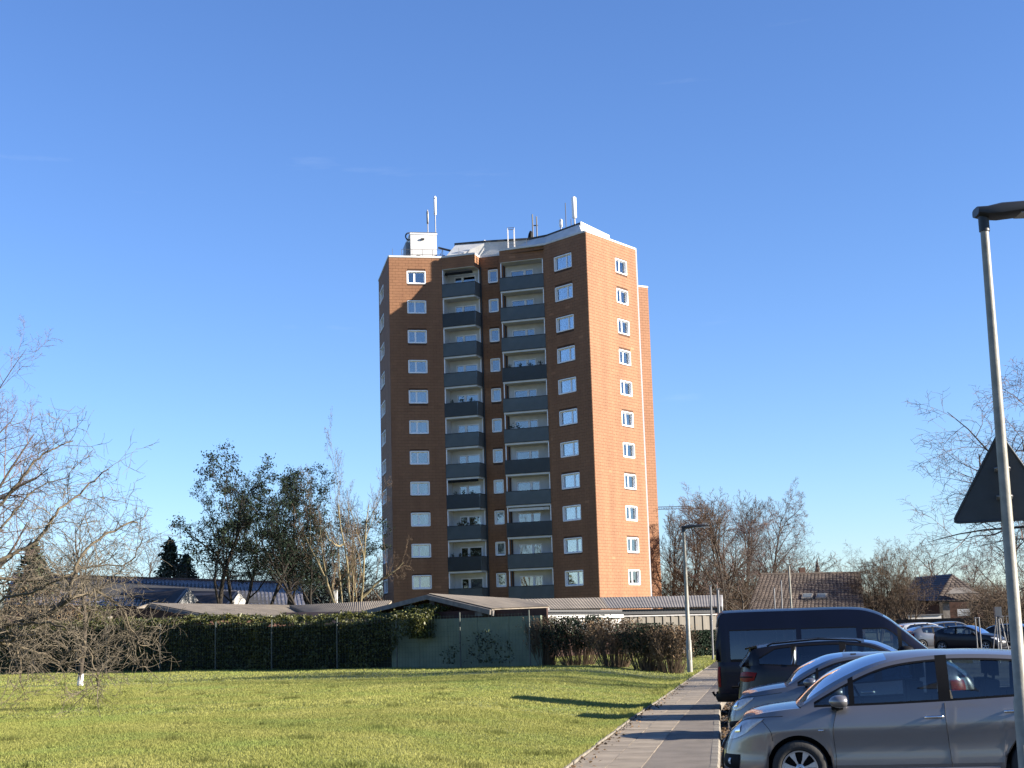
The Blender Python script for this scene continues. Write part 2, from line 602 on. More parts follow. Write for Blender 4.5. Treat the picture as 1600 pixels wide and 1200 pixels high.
ys = np.concatenate([np.arange(6, 60, .6), np.arange(60, 150, 2.0)])
us = np.linspace(0, 1, 70) ** 1.8
G = np.zeros((len(ys), len(us), 3))
for i, y in enumerate(ys):
    xr = path_l(y) - .02
    xs = xr - us * (60 + y * .3)
    G[i, :, 0] = xs; G[i, :, 1] = y; G[i, :, 2] = lawn_z(xs, y) - .015
mb = MB().grid(G[:, ::-1], flip=False)
solo('lawn', mb, MT['soil'], kind='structure', smooth=True)

# grass blades: nearer ones smaller and denser
def blades(n, y0, y1, dens_pow, h, wd):
    y = y0 + (y1 - y0) * rng.random(n) ** dens_pow
    xl = -.40 * y - 4
    xr = path_l(y) - .01
    x = xl + (xr - xl) * rng.random(n)
    behind = (x - FA[0]) * FN[0] + (y - FA[1]) * FN[1] < -.2
    over = rng.random(n) < .012          # blades leaning over the edging
    x = np.where(over, path_l(y) + .02 - .14 * rng.random(n), x)
    keep = ~(behind & (x < FB[0]))
    x, y = x[keep], y[keep]
    n = len(x)
    z = lawn_z(x, y) - .01
    clump = .5 + .5 * np.sin(x * 2.1 + np.sin(y * 1.3) * 2) * np.sin(y * 1.7 + np.sin(x * .9) * 2)
    edge = np.exp(-np.abs(path_l(y) - x) / .12)
    hh = h * (.55 + .7 * rng.random(n)) * (.7 + .6 * clump) * (1 + 1.5 * edge)
    ang = rng.random(n) * 2 * math.pi
    lean = rng.normal(size=(n, 2)) * .45
    wx = np.cos(ang) * wd * (.7 + .6 * rng.random(n)); wy = np.sin(ang) * wd
    b = np.stack([x, y, z], 1)
    a0 = b + np.stack([-wx, -wy, np.zeros(n)], 1) * .5
    a1 = b + np.stack([wx, wy, np.zeros(n)], 1) * .5
    tp = b + np.stack([lean[:, 0] * hh, lean[:, 1] * hh, hh], 1)
    v = np.stack([a0, a1, tp], 1).reshape(-1, 3)
    f = np.arange(3 * n).reshape(-1, 3)
    patch = .5 + .5 * np.sin(x * .31 + 1.7 * np.sin(y * .13)) * np.cos(y * .27 + x * .08)
    t = np.clip(rng.random(n) * .7 + patch * .3, 0, 1)
    return v, f, np.repeat(t, 3)

mb = MB()
for q in ((430000, 15, 30, .85, .029, .012), (270000, 30, 50, .9, .034, .018), (160000, 50, 95, .8, .045, .032)):
    v, f, t = blades(*q)
    mb.add(v, f, t)
# a few taller darker tufts
for k in range(70):
    y = 17 + 45 * rng.random() ** 1.3
    x = -.36 * y + (path_l(y) + .36 * y) * rng.random()
    if (x - FA[0]) * FN[0] + (y - FA[1]) * FN[1] < .5: continue
    n = 60
    r = rng.random(n) * .16; a = rng.random(n) * 6.28
    bx = x + r * np.cos(a) * 1.6; by = y + r * np.sin(a)
    bz = lawn_z(bx, by) - .01
    h = .05 + .05 * rng.random(n)
    v = np.stack([np.stack([bx - .008, by, bz], 1), np.stack([bx + .008, by, bz], 1),
                  np.stack([bx + rng.normal(size=n) * .03, by + rng.normal(size=n) * .03, bz + h], 1)], 1).reshape(-1, 3)
    mb.add(v, np.arange(3 * n).reshape(-1, 3), .22)
solo('grass', mb, MT['grass'], 'short winter grass of the lawn, straw coloured in patches', 'grass', kind='stuff')

# path: bed, slabs, asphalt strip, kerb stones, parking
ys = np.arange(6, 112, .5)
def strip(o0, o1, z, ys=ys):
    P = np.zeros((len(ys), 2, 3))
    P[:, 0] = np.c_[path_l(ys) + o0, ys, np.full(len(ys), z)]
    P[:, 1] = np.c_[path_l(ys) + o1, ys, np.full(len(ys), z)]
    return MB().grid(P, flip=True)
path = solo('path', strip(-.15, path_w(ys) - .1, -.010), MT['bed'], kind='structure')
solo('asphalt_strip', strip(1.02, path_w(ys) - .06, -.004), MT['asphalt'], kind='structure')
mb = MB()
P = np.zeros((len(ys), 2, 3))
P[:, 0] = np.c_[path_l(ys) + path_w(ys) - .1, ys, np.full(len(ys), ZP)]
P[:, 1] = np.c_[path_l(ys) + 95, ys, np.full(len(ys), ZP)]
solo('parking_lot', mb.grid(P, flip=True), MT['tarmac'], kind='structure')

slab_meshes = []
for k in range(6):
    t = .25 + .1 * k
    m_ = MB()
    sx, sy, th = .478, .885, .05
    v = []
    for zz, ins in ((-th, 0), (-.0015, 0), (0, .0015)):
        for a, b in ((-1, -1), (1, -1), (1, 1), (-1, 1)):
            v.append((a * (sx / 2 - ins), b * (sy / 2 - ins), zz))
    f = []
    for l in (0, 4):
        for i in range(4):
            j = (i + 1) % 4
            f.append([l + i, l + j, l + 4 + j, l + 4 + i])
    f.append([8, 9, 10, 11])
    m_.add(v, f, t)
    slab_meshes.append(m_.mesh('paving_slab', MT['slab']))
edge_m = MB().box((0, 0, -.06), (.06, .98, .14), tint=.4).mesh('edging_stone', MT['kerb'])
kerb_m = []
for k in range(4):
    m_ = MB()
    m_.add([(-.06, -.49, -.3), (.06, -.49, -.3), (.06, .49, -.3), (-.06, .49, -.3), (-.06, -.49, 0), (.035, -.49, 0), (.035, .49, 0), (-.06, .49, 0), (.06, -.49, -.03), (.06, .49, -.03)],
           [[4, 5, 6, 7], [0, 4, 7, 3], [5, 8, 9, 6], [8, 1, 2, 9]], .3 + .15 * k)
    m_.add([(-.06, -.49, -.3), (.06, -.49, -.3), (.06, -.49, -.03), (.035, -.49, 0), (-.06, -.49, 0)], [[0, 1, 2, 3, 4]], .3 + .15 * k)
    kerb_m.append(m_.mesh('kerb_stone', MT['kerb']))
y = 12.0
k = 0
px_, py_, pz_ = path.location
while y < 62:
    dx = (path_l(y + .5) - path_l(y - .5))
    a = math.atan(-dx)
    for c in range(2):
        yy = y + (.45 if c else 0)
        o = link('paving_slab', slab_meshes[(k * 7 + c * 3) % 6], path,
                 (path_l(yy) + .31 + c * .49 + .0 - px_, yy - py_, .000 + .003 * rng.random() - pz_))
        o.rotation_euler = (rng.normal() * .004, rng.normal() * .006, a + rng.normal() * .006)
    y += .90; k += 1
y = 12.0
k = 0
kp = thing('kerb', 'row of pale kerb stones between path and parked cars', 'kerb', (path_l(12.) + PW, 12, 0))
kp['kind'] = 'structure'; del kp['category']
while y < 66:
    a = math.atan(-(path_l(y + .5) + path_w(y + .5) - path_l(y - .5) - path_w(y - .5)))
    o = link('kerb_stone', kerb_m[k % 4], kp, (path_l(y) + path_w(y) - .06 - kp.location[0], y - 12, -.003 + .004 * rng.random()))
    o.rotation_euler = (0, 0, a)
    a = math.atan(-(path_l(y + .5) - path_l(y - .5)))
    o = link('edging_stone', edge_m, path, (path_l(y) + .015 - px_, y - py_, .012 + .012 * rng.random() - pz_))
    o.rotation_euler = (0, rng.normal() * .03, a + rng.normal() * .012)
    y += 1.0; k += 1
# leaf litter against the kerb and along the lawn edge
n = 2600
yy = 13 + 34 * rng.random(n) ** 1.6
sel = rng.random(n) < .86
xx = np.where(sel, path_l(yy) + path_w(yy) + .02 + np.abs(rng.normal(size=n)) * .22, path_l(yy) + .05 + np.abs(rng.normal(size=n)) * .13)
mb = MB().leaves(np.c_[xx, yy, np.where(sel, ZP + .012, .015)], .055, flat=.85)
solo('leaf_litter', mb, MT['leaflitter'], 'dry fallen leaves gathered along the kerb and path edge', 'leaves', kind='stuff')

# ================================================================== TOWER
H = 35.5
TP = {}
for n_, x_, y_ in [('L0', 592, 440), ('A', 607.5, 402), ('A1', 690.5, 403.5), ('bal', 740, 397.5), ('bal2', 749, 402.5), ('sm', 788, 398),
                   ('dk', 789.5, 390.3), ('bend', 851, 383), ('log', 846, 383.6), ('B', 915, 362.5), ('C', 993, 391), ('E0', 990, 447.7), ('E1', 1012, 450)]:
    TP[n_] = atz(x_, y_, H)[:2]
cd = TP['bend'] - TP['dk']; cd /= np.linalg.norm(cd)         # along the middle facade
cn = np.array([cd[1], -cd[0]])                               # out of it
TP['bal2'] = TP['bal'] - cn * 1.45
_t = (TP['sm'] - TP['bal2']) @ cd
TP['sm'] = TP['bal2'] + cd * _t
TP['dk'] = TP['sm'] + cn * 1.45
TP['A1b'] = TP['bal2'] - cd * ((TP['bal2'] - TP['A1']) @ cd)   # back wall line of the loggias
TP['log'] = TP['dk'] + cd * ((TP['log'] - TP['dk']) @ cd)
TP['bendb'] = TP['sm'] + cd * ((TP['log'] - TP['sm']) @ cd)
tower = thing('apartment_tower', 'tall brown shingle-clad apartment tower with stacked grey balconies', 'building', (*TP['B'], -.4))
TO = np.array(tower.location)
ROWZ = [5.85 + 2.75 * (11 - k) for k in range(1, 12)]        # window centre heights, top floor first
CZOFF = CZ - 1.65
ROWZ = [z + CZOFF for z in ROWZ]


def frame_of(P, Q):
    d = Q - P
    L = np.linalg.norm(d)
    d = d / L
    return L, np.array([d[0], d[1], 0]), np.array([d[1], -d[0], 0])


def facade(P, Q, z0, z1, openings, name='wall', clad=True, m=None, reveal=.22):
    """wall with real openings, and real overlapping cladding tiles on it"""
    L, d, n = frame_of(P, Q)
    O = np.array([P[0], P[1], 0])
    us_ = sorted(set([0, L] + [o[0] for o in openings] + [o[1] for o in openings]))
    zs_ = sorted(set([z0, z1] + [o[2] for o in openings] + [o[3] for o in openings]))
    mb = MB()
    for i in range(len(us_) - 1):
        zc0 = None
        for j in range(len(zs_) - 1):
            uc = (us_[i] + us_[i + 1]) / 2; zc = (zs_[j] + zs_[j + 1]) / 2
            if any(o[0] < uc < o[1] and o[2] < zc < o[3] for o in openings):
                continue
            a, b, c, e = us_[i], us_[i + 1], zs_[j], zs_[j + 1]
            mb.quad(*[O + d * u + np.array([0, 0, z]) for u, z in ((a, c), (b, c), (b, e), (a, e))])
    for o in openings:
        c = [O + d * u + np.array([0, 0, z]) for u, z in ((o[0], o[2]), (o[1], o[2]), (o[1], o[3]), (o[0], o[3]))]
        for i in range(4):
            j = (i + 1) % 4
            mb.quad(c[j], c[i], c[i] - n * reveal, c[j] - n * reveal)
    part(tower, name, mb, m or MT['tilegap'], world=True)
    if not clad:
        return
    hc, wc, g = .262, .60, .013
    C = []; S = []; T = []
    nz = int((z1 - z0) / hc)
    hc = (z1 - z0) / nz
    for r_ in range(nz):
        za = z0 + r_ * hc; zb = za + hc - g
        off = 0 if r_ % 2 == 0 else wc / 2
        k0 = -1
        u = -off
        while u < L:
            a, b = max(u, .0), min(u + wc - g, L)
            u += wc
            if b - a < .03: continue
            pieces = [(a, b)]
            for o in openings:
                if o[3] > za + .02 and o[2] < zb - .02:
                    np_ = []
                    for (p, q) in pieces:
                        if q <= o[0] - .0 or p >= o[1]:
                            np_.append((p, q))
                        else:
                            if p < o[0] - .03: np_.append((p, o[0]))
                            if q > o[1] + .03: np_.append((o[1], q))
                    pieces = np_
            tv = np.clip(.5 + rng.normal() * .17, 0, 1)
            if rng.random() < .012 * (.5 + .5 * math.sin(za * .9 + u * .7)): tv = 1.6 + rng.random()
            for (p, q) in pieces:
                C.append(O + d * (p + q) / 2 + np.array([0, 0, (za + zb) / 2]) + n * .011)
                S.append((q - p, .028 + .006 * rng.random(), zb - za)); T.append(tv)
    mbt = MB()
    tl = R(1.9)
    ax = np.array([d, -n * math.cos(tl) + np.array([0, 0, -math.sin(tl)]) * -1, np.array([0, 0, 1]) * math.cos(tl) - n * math.sin(tl) * 1])
    ax = np.array([d, -n, np.array([0, 0, 1.0]) - n * .045])
    mbt.boxes(C, S, ax, np.array(T), back=False)
    part(tower, 'cladding', mbt, MT['tile'], world=True, kind='stuff')


def mesh_in_frame(O, d, n, items):
    """boxes given as (u0,u1, depth0,depth1, z0,z1) in a facade's own axes (depth inwards)"""
    mb = MB()
    ax = np.array([d, -n, np.array([0, 0, 1.0])])
    for (u0, u1, e0, e1, z0, z1) in items:
        c = O + d * (u0 + u1) / 2 - n * (e0 + e1) / 2 + np.array([0, 0, (z0 + z1) / 2])
        mb.box(c, (u1 - u0, e1 - e0, z1 - z0), ax)
    return mb


wr = random.Random(11)


def window_column(P, Q, u0, u1, h, mull, zoff=0, curt=.55, reveal=.2, dark_lo=False):
    """eleven windows one above the other; parts share their meshes"""
    L, d, n = frame_of(P, Q)
    O = np.array([P[0], P[1], 0]) - np.array([TO[0], TO[1], 0])
    t = .055
    z0, z1 = -h / 2, h / 2
    cas = mesh_in_frame(O, d, n, [(u0 - .03, u0 + t, -.035, reveal, z0, z1), (u1 - t, u1 + .03, -.035, reveal, z0, z1),
                                  (u0 + t, u1 - t, -.035, reveal, z1 - t, z1 + .03), (u0 + t, u1 - t, -.05, reveal, z0 - .03, z0 + t)])
    a, b, c, e = u0 + t, u1 - t, z0 + t, z1 - t
    s = .075
    um = a + (b - a) * mull if mull else None
    items = [(a, a + s, reveal - .07, reveal - .003, c, e), (b - s, b, reveal - .07, reveal - .003, c, e), (a + s, b - s, reveal - .07, reveal - .003, e - s, e), (a + s, b - s, reveal - .07, reveal - .003, c, c + s)]
    if mull:
        items.append((um - .075, um + .075, reveal - .075, reveal - .004, c + s, e - s))
    sash = mesh_in_frame(O, d, n, items)
    pane_r = [(a + s, (um - .075) if mull else b - s)] + ([(um + .075, b - s)] if mull else [])
    panes = [mesh_in_frame(O, d, n, [(p, q, reveal - .045, reveal - .035, c + s, e - s)]) for p, q in pane_r]
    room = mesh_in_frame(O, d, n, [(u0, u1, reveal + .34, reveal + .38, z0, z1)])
    cm = cas.mesh('window', MT['white2']); sm = sash.mesh('sash', MT['white2'])
    pm = [p.mesh('pane', GLASS_B) for p in panes]; rm = room.mesh('room_shade', MT['room'])
    cl = {}
    def cur(p0, p1, q0, q1, mk):
        key = (round(p0, 2), round(p1, 2), round(q0, 2), round(q1, 2), mk)
        if key not in cl:
            # gathered cloth
            nn = 24
            uu = np.linspace(p0, p1, nn)
            dep = reveal + .12 + .025 * np.sin(np.arange(nn) * 1.7)
            G_ = np.zeros((2, nn, 3))
            for r_, z in enumerate((q0, q1)):
                G_[r_] = O + d * uu[:, None] - n * dep[:, None] + np.array([0, 0, z])
            cl[key] = MB().grid(G_).mesh('curtain', MT[mk])
        return cl[key]
    for k, z in enumerate(ROWZ):
        wn = link('window', cm, tower, (0, 0, z + zoff - TO[2]))
        link('sash', sm, wn)
        for p in pm: link('pane', p, wn)
        link('room_shade', rm, wn)
        x = wr.random()
        if x < curt:
            y = wr.random()
            mk = 'curtain' if wr.random() < .75 else ('blind' if wr.random() < .6 else 'curtain2')
            if y < .5: link('curtain', cur(a, b, z0, z1, mk), wn)
            elif y < .75: link('curtain', cur(a, b, z0, z0 + h * .55, mk), wn)
            else:
                link('curtain', cur(a, a + (b - a) * .3, z0, z1, mk), wn)
                link('curtain', cur(b - (b - a) * .3, b, z0, z1, mk), wn)


def ops(u0, u1, h, zoff=0):
    return [(u0, u1, z + zoff - h / 2, z + zoff + h / 2) for z in ROWZ]


Z0 = -.2
# left end wall (grey side, windows foreshortened)
PQ = (TP['L0'], TP['A'])
ua, ub = on_plane(593.8, 462, *PQ)[0], on_plane(599.6, 462, *PQ)[0]
facade(*PQ, Z0, H, ops(ua, ub, 1.2))
window_column(*PQ, ua, ub, 1.2, .5)
# left wing front
PQ = (TP['A'], TP['A1'])
ua, ub = on_plane(636, 437, *PQ)[0], on_plane(664.6, 437, *PQ)[0]
facade(*PQ, Z0, H, ops(ua, ub, 1.16, .1))
window_column(*PQ, ua, ub, 1.16, .40, .1)
# stair wall between the loggias
PQ = (TP['bal2'], TP['sm'])
ua, ub = on_plane(763.3, 433, *PQ)[0], on_plane(777.5, 433, *PQ)[0]
facade(*PQ, Z0, H, ops(ua, ub, 1.17, .1))
window_column(*PQ, ua, ub, 1.17, 0, .1, .5)
# dark right wing front
PQ = (TP['bend'], TP['B'])
ua, ub = on_plane(866.3, 409, *PQ)[0], on_plane(893.2, 409, *PQ)[0]
facade(*PQ, Z0, H, ops(ua, ub, 1.25, -.1))
window_column(*PQ, ua, ub, 1.25, .66, -.1, .75)
# sunny right side
PQ = (TP['B'], TP['C'])
ua, ub = on_plane(961.6, 420, *PQ)[0], on_plane(978.6, 420, *PQ)[0]
facade(*PQ, Z0, H, ops(ua, ub, 1.25, -.1))
window_column(*PQ, ua, ub, 1.25, .45, -.1, .45)
# far wing
facade(TP['E0'], TP['E1'], Z0, H, [])
# hidden sides and back (plain cladding board)
back = [TP['E1'], TP['E1'] + np.array([-.8, 8]), TP['E1'] + np.array([-10, 15]), TP['L0'] + np.array([4, 18]), TP['L0'] + np.array([1.5, 9]), TP['L0']]
mb = MB()
for a, b in zip(back[:-1], back[1:]):
    mb.quad((*a, Z0), (*b, Z0), (*b, H), (*a, H))
for a, b in ((TP['C'], TP['C'] + (TP['C'] - TP['B']) * .0 + np.array([-3, 6])), (TP['C'] + np.array([-3, 6]), TP['E0'])):
    mb.quad((*a, Z0), (*b, Z0), (*b, H), (*a, H))
part(tower, 'rear_wall', mb, MT['tile'], world=True)
outline = [TP[k] for k in ('L0', 'A', 'A1', 'bal', 'bal2', 'sm', 'dk', 'bend', 'B', 'C')] + [TP['C'] + np.array([-3, 6]), TP['E0']] + back[:-1]
mb = MB()
_o = np.array([(*p, H - .35) for p in outline])
import mathutils
tri = mathutils.geometry.tessellate_polygon([[Vector(p) for p in _o]])
mb.add(_o, np.array(tri))
part(tower, 'roof', mb, MT['roofdark'], world=True)


def coping(pts, wdt=.34, out=.07, h=.17, m='white'):
    for a, b in zip(pts[:-1], pts[1:]):
        L, d, n = frame_of(np.array(a), np.array(b))
        O = np.array([a[0], a[1], 0])
        part(tower, 'coping', mesh_in_frame(O, d, n, [(-.0, L, -out, wdt, H + .003, H + h)]), MT[m], world=True)


coping([TP[k] for k in ('L0', 'A', 'A1', 'bal', 'bal2', 'sm', 'dk', 'bend', 'B', 'C')])
coping([TP['E0'], TP['E1']])
part(tower, 'corner_trim', MB().box((*(TP['C'] + np.array([.03, -.02])), (Z0 + H) / 2), (.12, .12, H - Z0)), MT['white2'], world=True)

LOGZ = [z - .23 for z in ROWZ]
# loggias: header, slabs, railings, doors
def loggia(Pf, Qf, Pb, Qb, open_right, items_seed):
    """front line Pf->Qf, back wall line Pb->Qb; one side opens onto the stair wall"""
    L, d, n = frame_of(Pf, Qf)
    dep = abs((Pf - Pb) @ np.array([n[0], n[1]]))
    O = np.array([Pf[0], Pf[1], 0])
    zt = LOGZ[0] + 1.12
    # header of cladding
    side_a, side_b = (Qf, Qb) if open_right else (Pb, Pf)
    facade(Pf, Qf, zt, H, [], 'header_wall')
    facade(side_a, side_b, zt, H, [], 'header_wall')
    mb = mesh_in_frame(O, d, n, [(.01, L - .01, .01, dep - .01, zt - .05, zt - .003)])
    part(tower, 'header_soffit', mb, MT['white'], world=True)
    # back wall with door opening, closed side wall
    Lb, db, nb = frame_of(Pb, Qb)
    lu0 = .62 if open_right else .50
    lu1 = min(Lb - .42, lu0 + 2.15)
    op = [(lu0, lu1, z - 1.42, z + .62) for z in LOGZ]
    facade(Pb, Qb, Z0, H - .4, op, 'loggia_wall', clad=False, m=MT['white'])
    ca, cb = (Pf, Pb) if open_right else (Qb, Qf)
    facade(ca, cb, Z0, zt, [], 'loggia_side_wall', clad=False, m=MT['white'])
    T0 = np.array([TO[0], TO[1], 0])
    slab = mesh_in_frame(O - T0, d, n, [(-.0, L, -.03, dep - .004, -1.72, -1.54)]).mesh('balcony_slab', MT['white'])
    rail = mesh_in_frame(O - T0, d, n, [(-.03, L + .03, -.085, -.06, -1.50, -.36)])
    panel = rail.mesh('railing_panel', RAIL)
    cap = mesh_in_frame(O - T0, d, n, [(-.05, L + .05, -.10, -.035, -.36, -.30), (-.05, L + .05, -.088, -.045, -1.56, -1.50)])
    su = L + .03 if open_right else -.055
    cap2 = mesh_in_frame(O - T0, d, n, [(su, su + .045, -.03, dep - .05, -.36, -.30)])
    cap.V += cap2.V; cap.T += cap2.T; cap.F += [(f + cap.n, mi) for f, mi in cap2.F]; cap.n += cap2.n
    cap = cap.mesh('handrail', MT['railbar'])
    sp = mesh_in_frame(O - T0, d, n, [(su + .01, su + .035, -.06, dep - .05, -1.56, -.36)]).mesh('side_panel', MT['rail'])
    bars_ = mesh_in_frame(O - T0, d, n, [(u, u + .03, -.06, -.032, -1.50, -.36) for u in np.arange(.02, L, .125)]).mesh('railing_bars', MT['railbar'])
    barsf = mesh_in_frame(O - T0, d, n, [(u, u + .04, -.112, -.088, -1.50, -.36) for u in np.arange(.02, L, .10)]).mesh('railing_bars', MT['railbar'])
    pu = L - .10 if open_right else .02
    post = mesh_in_frame(O - T0, d, n, [(pu, pu + .08, dep - .16 if open_right else .05, dep - .08 if open_right else .13, -1.54, 1.04)]).mesh('post', MT['white2'])
    eu = 0.0 if open_right else L - .09
    edge = mesh_in_frame(O - T0, d, n, [(eu + .004, eu + .085, -.03, .02, -1.54, 1.02)]).mesh('edge_strip', MT['white2'])
    # door unit
    Ob = np.array([Pb[0], Pb[1], 0]) - T0
    a, b = lu0, lu1
    um = a + (b - a) * (.38 if open_right else .62)
    fr = mesh_in_frame(Ob, db, nb, [(a, a + .08, .02, .12, -1.42, .62), (b - .08, b, .02, .12, -1.42, .62), (a + .08, b - .08, .02, .12, .52, .62),
                                    (um - .1, um + .1, .015, .12, -1.42, .52)]).mesh('balcony_door', MT['white2'])
    p1 = mesh_in_frame(Ob, db, nb, [(a + .08, um - .1, .07, .08, -1.42, .52)]).mesh('pane', GLASS_B)
    p2 = mesh_in_frame(Ob, db, nb, [(um + .1, b - .08, .07, .08, -1.42, .52)]).mesh('pane', GLASS_B)
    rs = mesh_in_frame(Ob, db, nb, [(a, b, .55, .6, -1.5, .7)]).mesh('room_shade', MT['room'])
    cu1 = mesh_in_frame(Ob, db, nb, [(a + .08, um - .1, .2, .22, -1.42, .52)]).mesh('curtain', MT['curtain'])
    cu2 = mesh_in_frame(Ob, db, nb, [(um + .1, b - .08, .2, .22, -1.42, .52)]).mesh('curtain', MT['curtain'])
    lr = random.Random(items_seed)
    for k, z in enumerate(LOGZ):
        zz = (0, 0, z - TO[2])
        s_ = link('balcony_slab', slab, tower, zz)
        link('railing_panel', panel, s_)
        link('railing_bars', bars_ if k not in openk[open_right] else barsf, s_, kind='stuff')
        link('handrail', cap, s_)
        link('side_panel', sp, s_)
        link('post', post, s_)
        link('edge_strip', edge, s_)
        dr = link('balcony_door', fr, tower, zz)
        link('pane', p1, dr); link('pane', p2, dr); link('room_shade', rs, dr)
        if lr.random() < .45: link('curtain', cu1, dr)
        if lr.random() < .5: link('curtain', cu2, dr)
    return O, d, n, L, dep


openk = {True: (1, 4, 7, 9), False: (3, 6, 8)}
LOGL = loggia(TP['A1'], TP['bal'], TP['A1b'], TP['bal2'], True, 3)
LOGR = loggia(TP['dk'], TP['log'], TP['sm'], TP['bendb'], False, 5)
facade(TP['log'], TP['bend'], Z0, H, [])
# downpipes at both loggia corners
for p in (TP['bal2'] + cn * .10 + cd * .14, TP['sm'] + cn * .12 - cd * .10):
    part(tower, 'downpipe', MB().tube([(*p, 0), (*p, H - .9)], .065, 8), MT['metaldk'], True, world=True)
# awning box and parasol on the top left balcony, awning lower right
O, d, n, L, dep = LOGL
part(tower, 'awning', mesh_in_frame(O, d, n, [(.15, L - .35, .25, .55, LOGZ[0] + .62, LOGZ[0] + .80)]), MT['trim'], world=True)
O2, d2, n2, L2, dep2 = LOGR
part(tower, 'awning', mesh_in_frame(O2, d2, n2, [(.15, L2 - .2, .1, .35, LOGZ[8] + .70, LOGZ[8] + .92)]), MT['white'], world=True)
part(tower, 'awning', mesh_in_frame(O, d, n, [(.1, L - .2, .0, .3, LOGZ[7] + .80, LOGZ[7] + .98)]), MT['trim'], world=True)

# balcony flower pots
def pot(p, s, mk, label, group, leafk='leafbush', pm='white2'):
    r = thing('flower_pot', label, 'flower pot', p, 0, group)
    part(r, 'pot', MB().tube([(0, 0, 0), (0, 0, s * .9)], [s * .38, s * .5], 10), MT[pm], True)
    q = rng.normal(size=(60, 3)) * np.array([s * .4, s * .4, s * .45]) + np.array([0, 0, s * 1.4])
    part(r, 'foliage', MB().leaves(q, s * .5), MT[leafk], kind='stuff')

spots = [(LOGL, 4, (.2, .5, .8), 'on the balcony rail under the fifth window'),
         (LOGL, 8, (.35, .6), 'on the third balcony up of the left stack'),
         (LOGL, 9, (.12, .35, .55, .72, .9), 'on the leafy second lowest left balcony'),
         (LOGL, 7, (.25, .5, .75), 'on the dark barred left balcony with black awning'),
         (LOGR, 3, (.15, .4, .62, .85), 'on the fourth balcony down of the right stack'),
         (LOGR, 5, (.15, .3), 'on the sixth balcony down of the right stack')]
nm = ['left end', 'second', 'middle', 'fourth', 'right end']
for lg, k, fs, txt in spots:
    O, d, n, L, dep = lg
    for i, f in enumerate(fs):
        p = O + d * (L * f) + n * (-.08) + np.array([0, 0, LOGZ[k] - 1.53 + (.93 if k not in (9,) else .9)])
        p = O + d * (L * f) - n * .12 + np.array([0, 0, LOGZ[k] - 1.54])
        s = .20 + .08 * rng.random()
        # the pots hang on brackets inside the rail, tops above it
        p[2] = LOGZ[k] - .36 - s * .55
        pot(p, s, 0, f'small potted plant {txt}, {nm[i]} one', 'potted plants on the tower balconies', pm='white2' if (k in (4, 5)) else 'clay')

# attic on the roof: sloped pale walls under a flat dark slab
HT = 37.1
top_px = [(712, 382.5), (760, 378.5), (828, 374.5), (853, 369.5), (905, 350.5), (949, 371.5)]
top = np.array([atz(x, y, HT)[:2] for x, y in top_px])
base = np.array([TP['A1'] + np.array([-.2, .6]), TP['bal2'] + np.array([0, .9]), TP['bend'] + np.array([-1.6, 1.4]), TP['bend'] + np.array([.1, .7]), TP['B'] + np.array([-.15, .75]), TP['C'] + np.array([-.9, .1])])
mb = MB()
for i in range(len(top) - 1):
    mb.quad((*base[i], H - .3), (*base[i + 1], H - .3), (*top[i + 1], HT), (*top[i], HT))
tb = top[0] + np.array([-.2, 6.]); bb = base[0] + np.array([0, 8.])
mb.quad((*bb, H - .3), (*base[0], H - .3), (*top[0], HT), (*tb, HT))
part(tower, 'attic_wall', mb, MT['offwhite'], world=True)
poly = [*top, top[-1] + np.array([-3, 5]), top[0] + np.array([4, 9]), tb]
mb = MB()
c = np.array(poly).mean(0)
po = [p + (p - c) / np.linalg.norm(p - c) * .12 for p in poly]
mb.prism(po, HT + .003, HT + .16)
part(tower, 'attic_roof', mb, MT['roofdark'], world=True)
L, d, n = frame_of(top[4], top[5])
part(tower, 'attic_fascia', mesh_in_frame(np.array([*top[4], 0]), d, n, [(-.1, L, -.22, -.13, HT - .3, HT + .2)]), MT['white'], world=True)

# lift motor room, a sheet-metal box on the left wing roof
LA, dA, nA = frame_of(TP['A'], TP['A1'])
YM = TP['A'][1] + 3.4
z_b, z_t = H - .3, at(660, 362, YM)[2]
pl, pr = at(641.5, 380, YM), at(683.5, 380, YM)
pr[:2] = pl[:2] + dA[:2] * ((pr - pl)[:2] @ dA[:2])
mr = thing('motor_room', 'white lift motor room on the left roof of the tower', 'roof hut', (*pl[:2], z_b))
Lm = np.linalg.norm((pr - pl)[:2])
Om = np.zeros(3)
hm = z_t - z_b
part(mr, 'wall', mesh_in_frame(Om, dA, nA, [(0, Lm, 0, 3.2, 0, hm - .22)]), MT['white'])
part(mr, 'roof', mesh_in_frame(Om, dA, nA, [(-.05, Lm + .05, -.06, 3.26, hm - .217, hm - .08)]), MT['white2'])
part(mr, 'roof', mesh_in_frame(Om, dA, nA, [(-.03, Lm + .03, -.03, 3.22, hm - .078, hm)]), MT['roofdark'])
part(mr, 'door', mesh_in_frame(Om, dA, nA, [(Lm * .22, Lm * .36, -.03, -.003, 0, 1.35)]), MT['trim'])
part(mr, 'side_panel', mesh_in_frame(Om, dA, nA, [(-.42, -.004, .35, 2.4, 0, hm - .9)]), MT['metal'])
part(mr, 'lamp', mesh_in_frame(Om, dA, nA, [(Lm * .4, Lm * .52, -.15, -.004, hm - .75, hm - .60)]), MT['metaldk'])
part(mr, 'switch_box', mesh_in_frame(Om, dA, nA, [(Lm * .78, Lm * .98, -.35, -.02, 0, .62)]), MT['metal'])
# round fan at the upper left corner
th = np.linspace(0, 2 * math.pi, 20)
q = np.stack([-.12 + .30 * np.cos(th), np.full(20, 0.), hm - .35 + .34 * np.sin(th)], 1)
part(mr, 'fan_ring', MB().tube(q[:, [0]] * dA[None] + q[:, [2]] * np.array([[0, 0, 1]]) - nA * .3, .07, 6), MT['metaldk'], True)


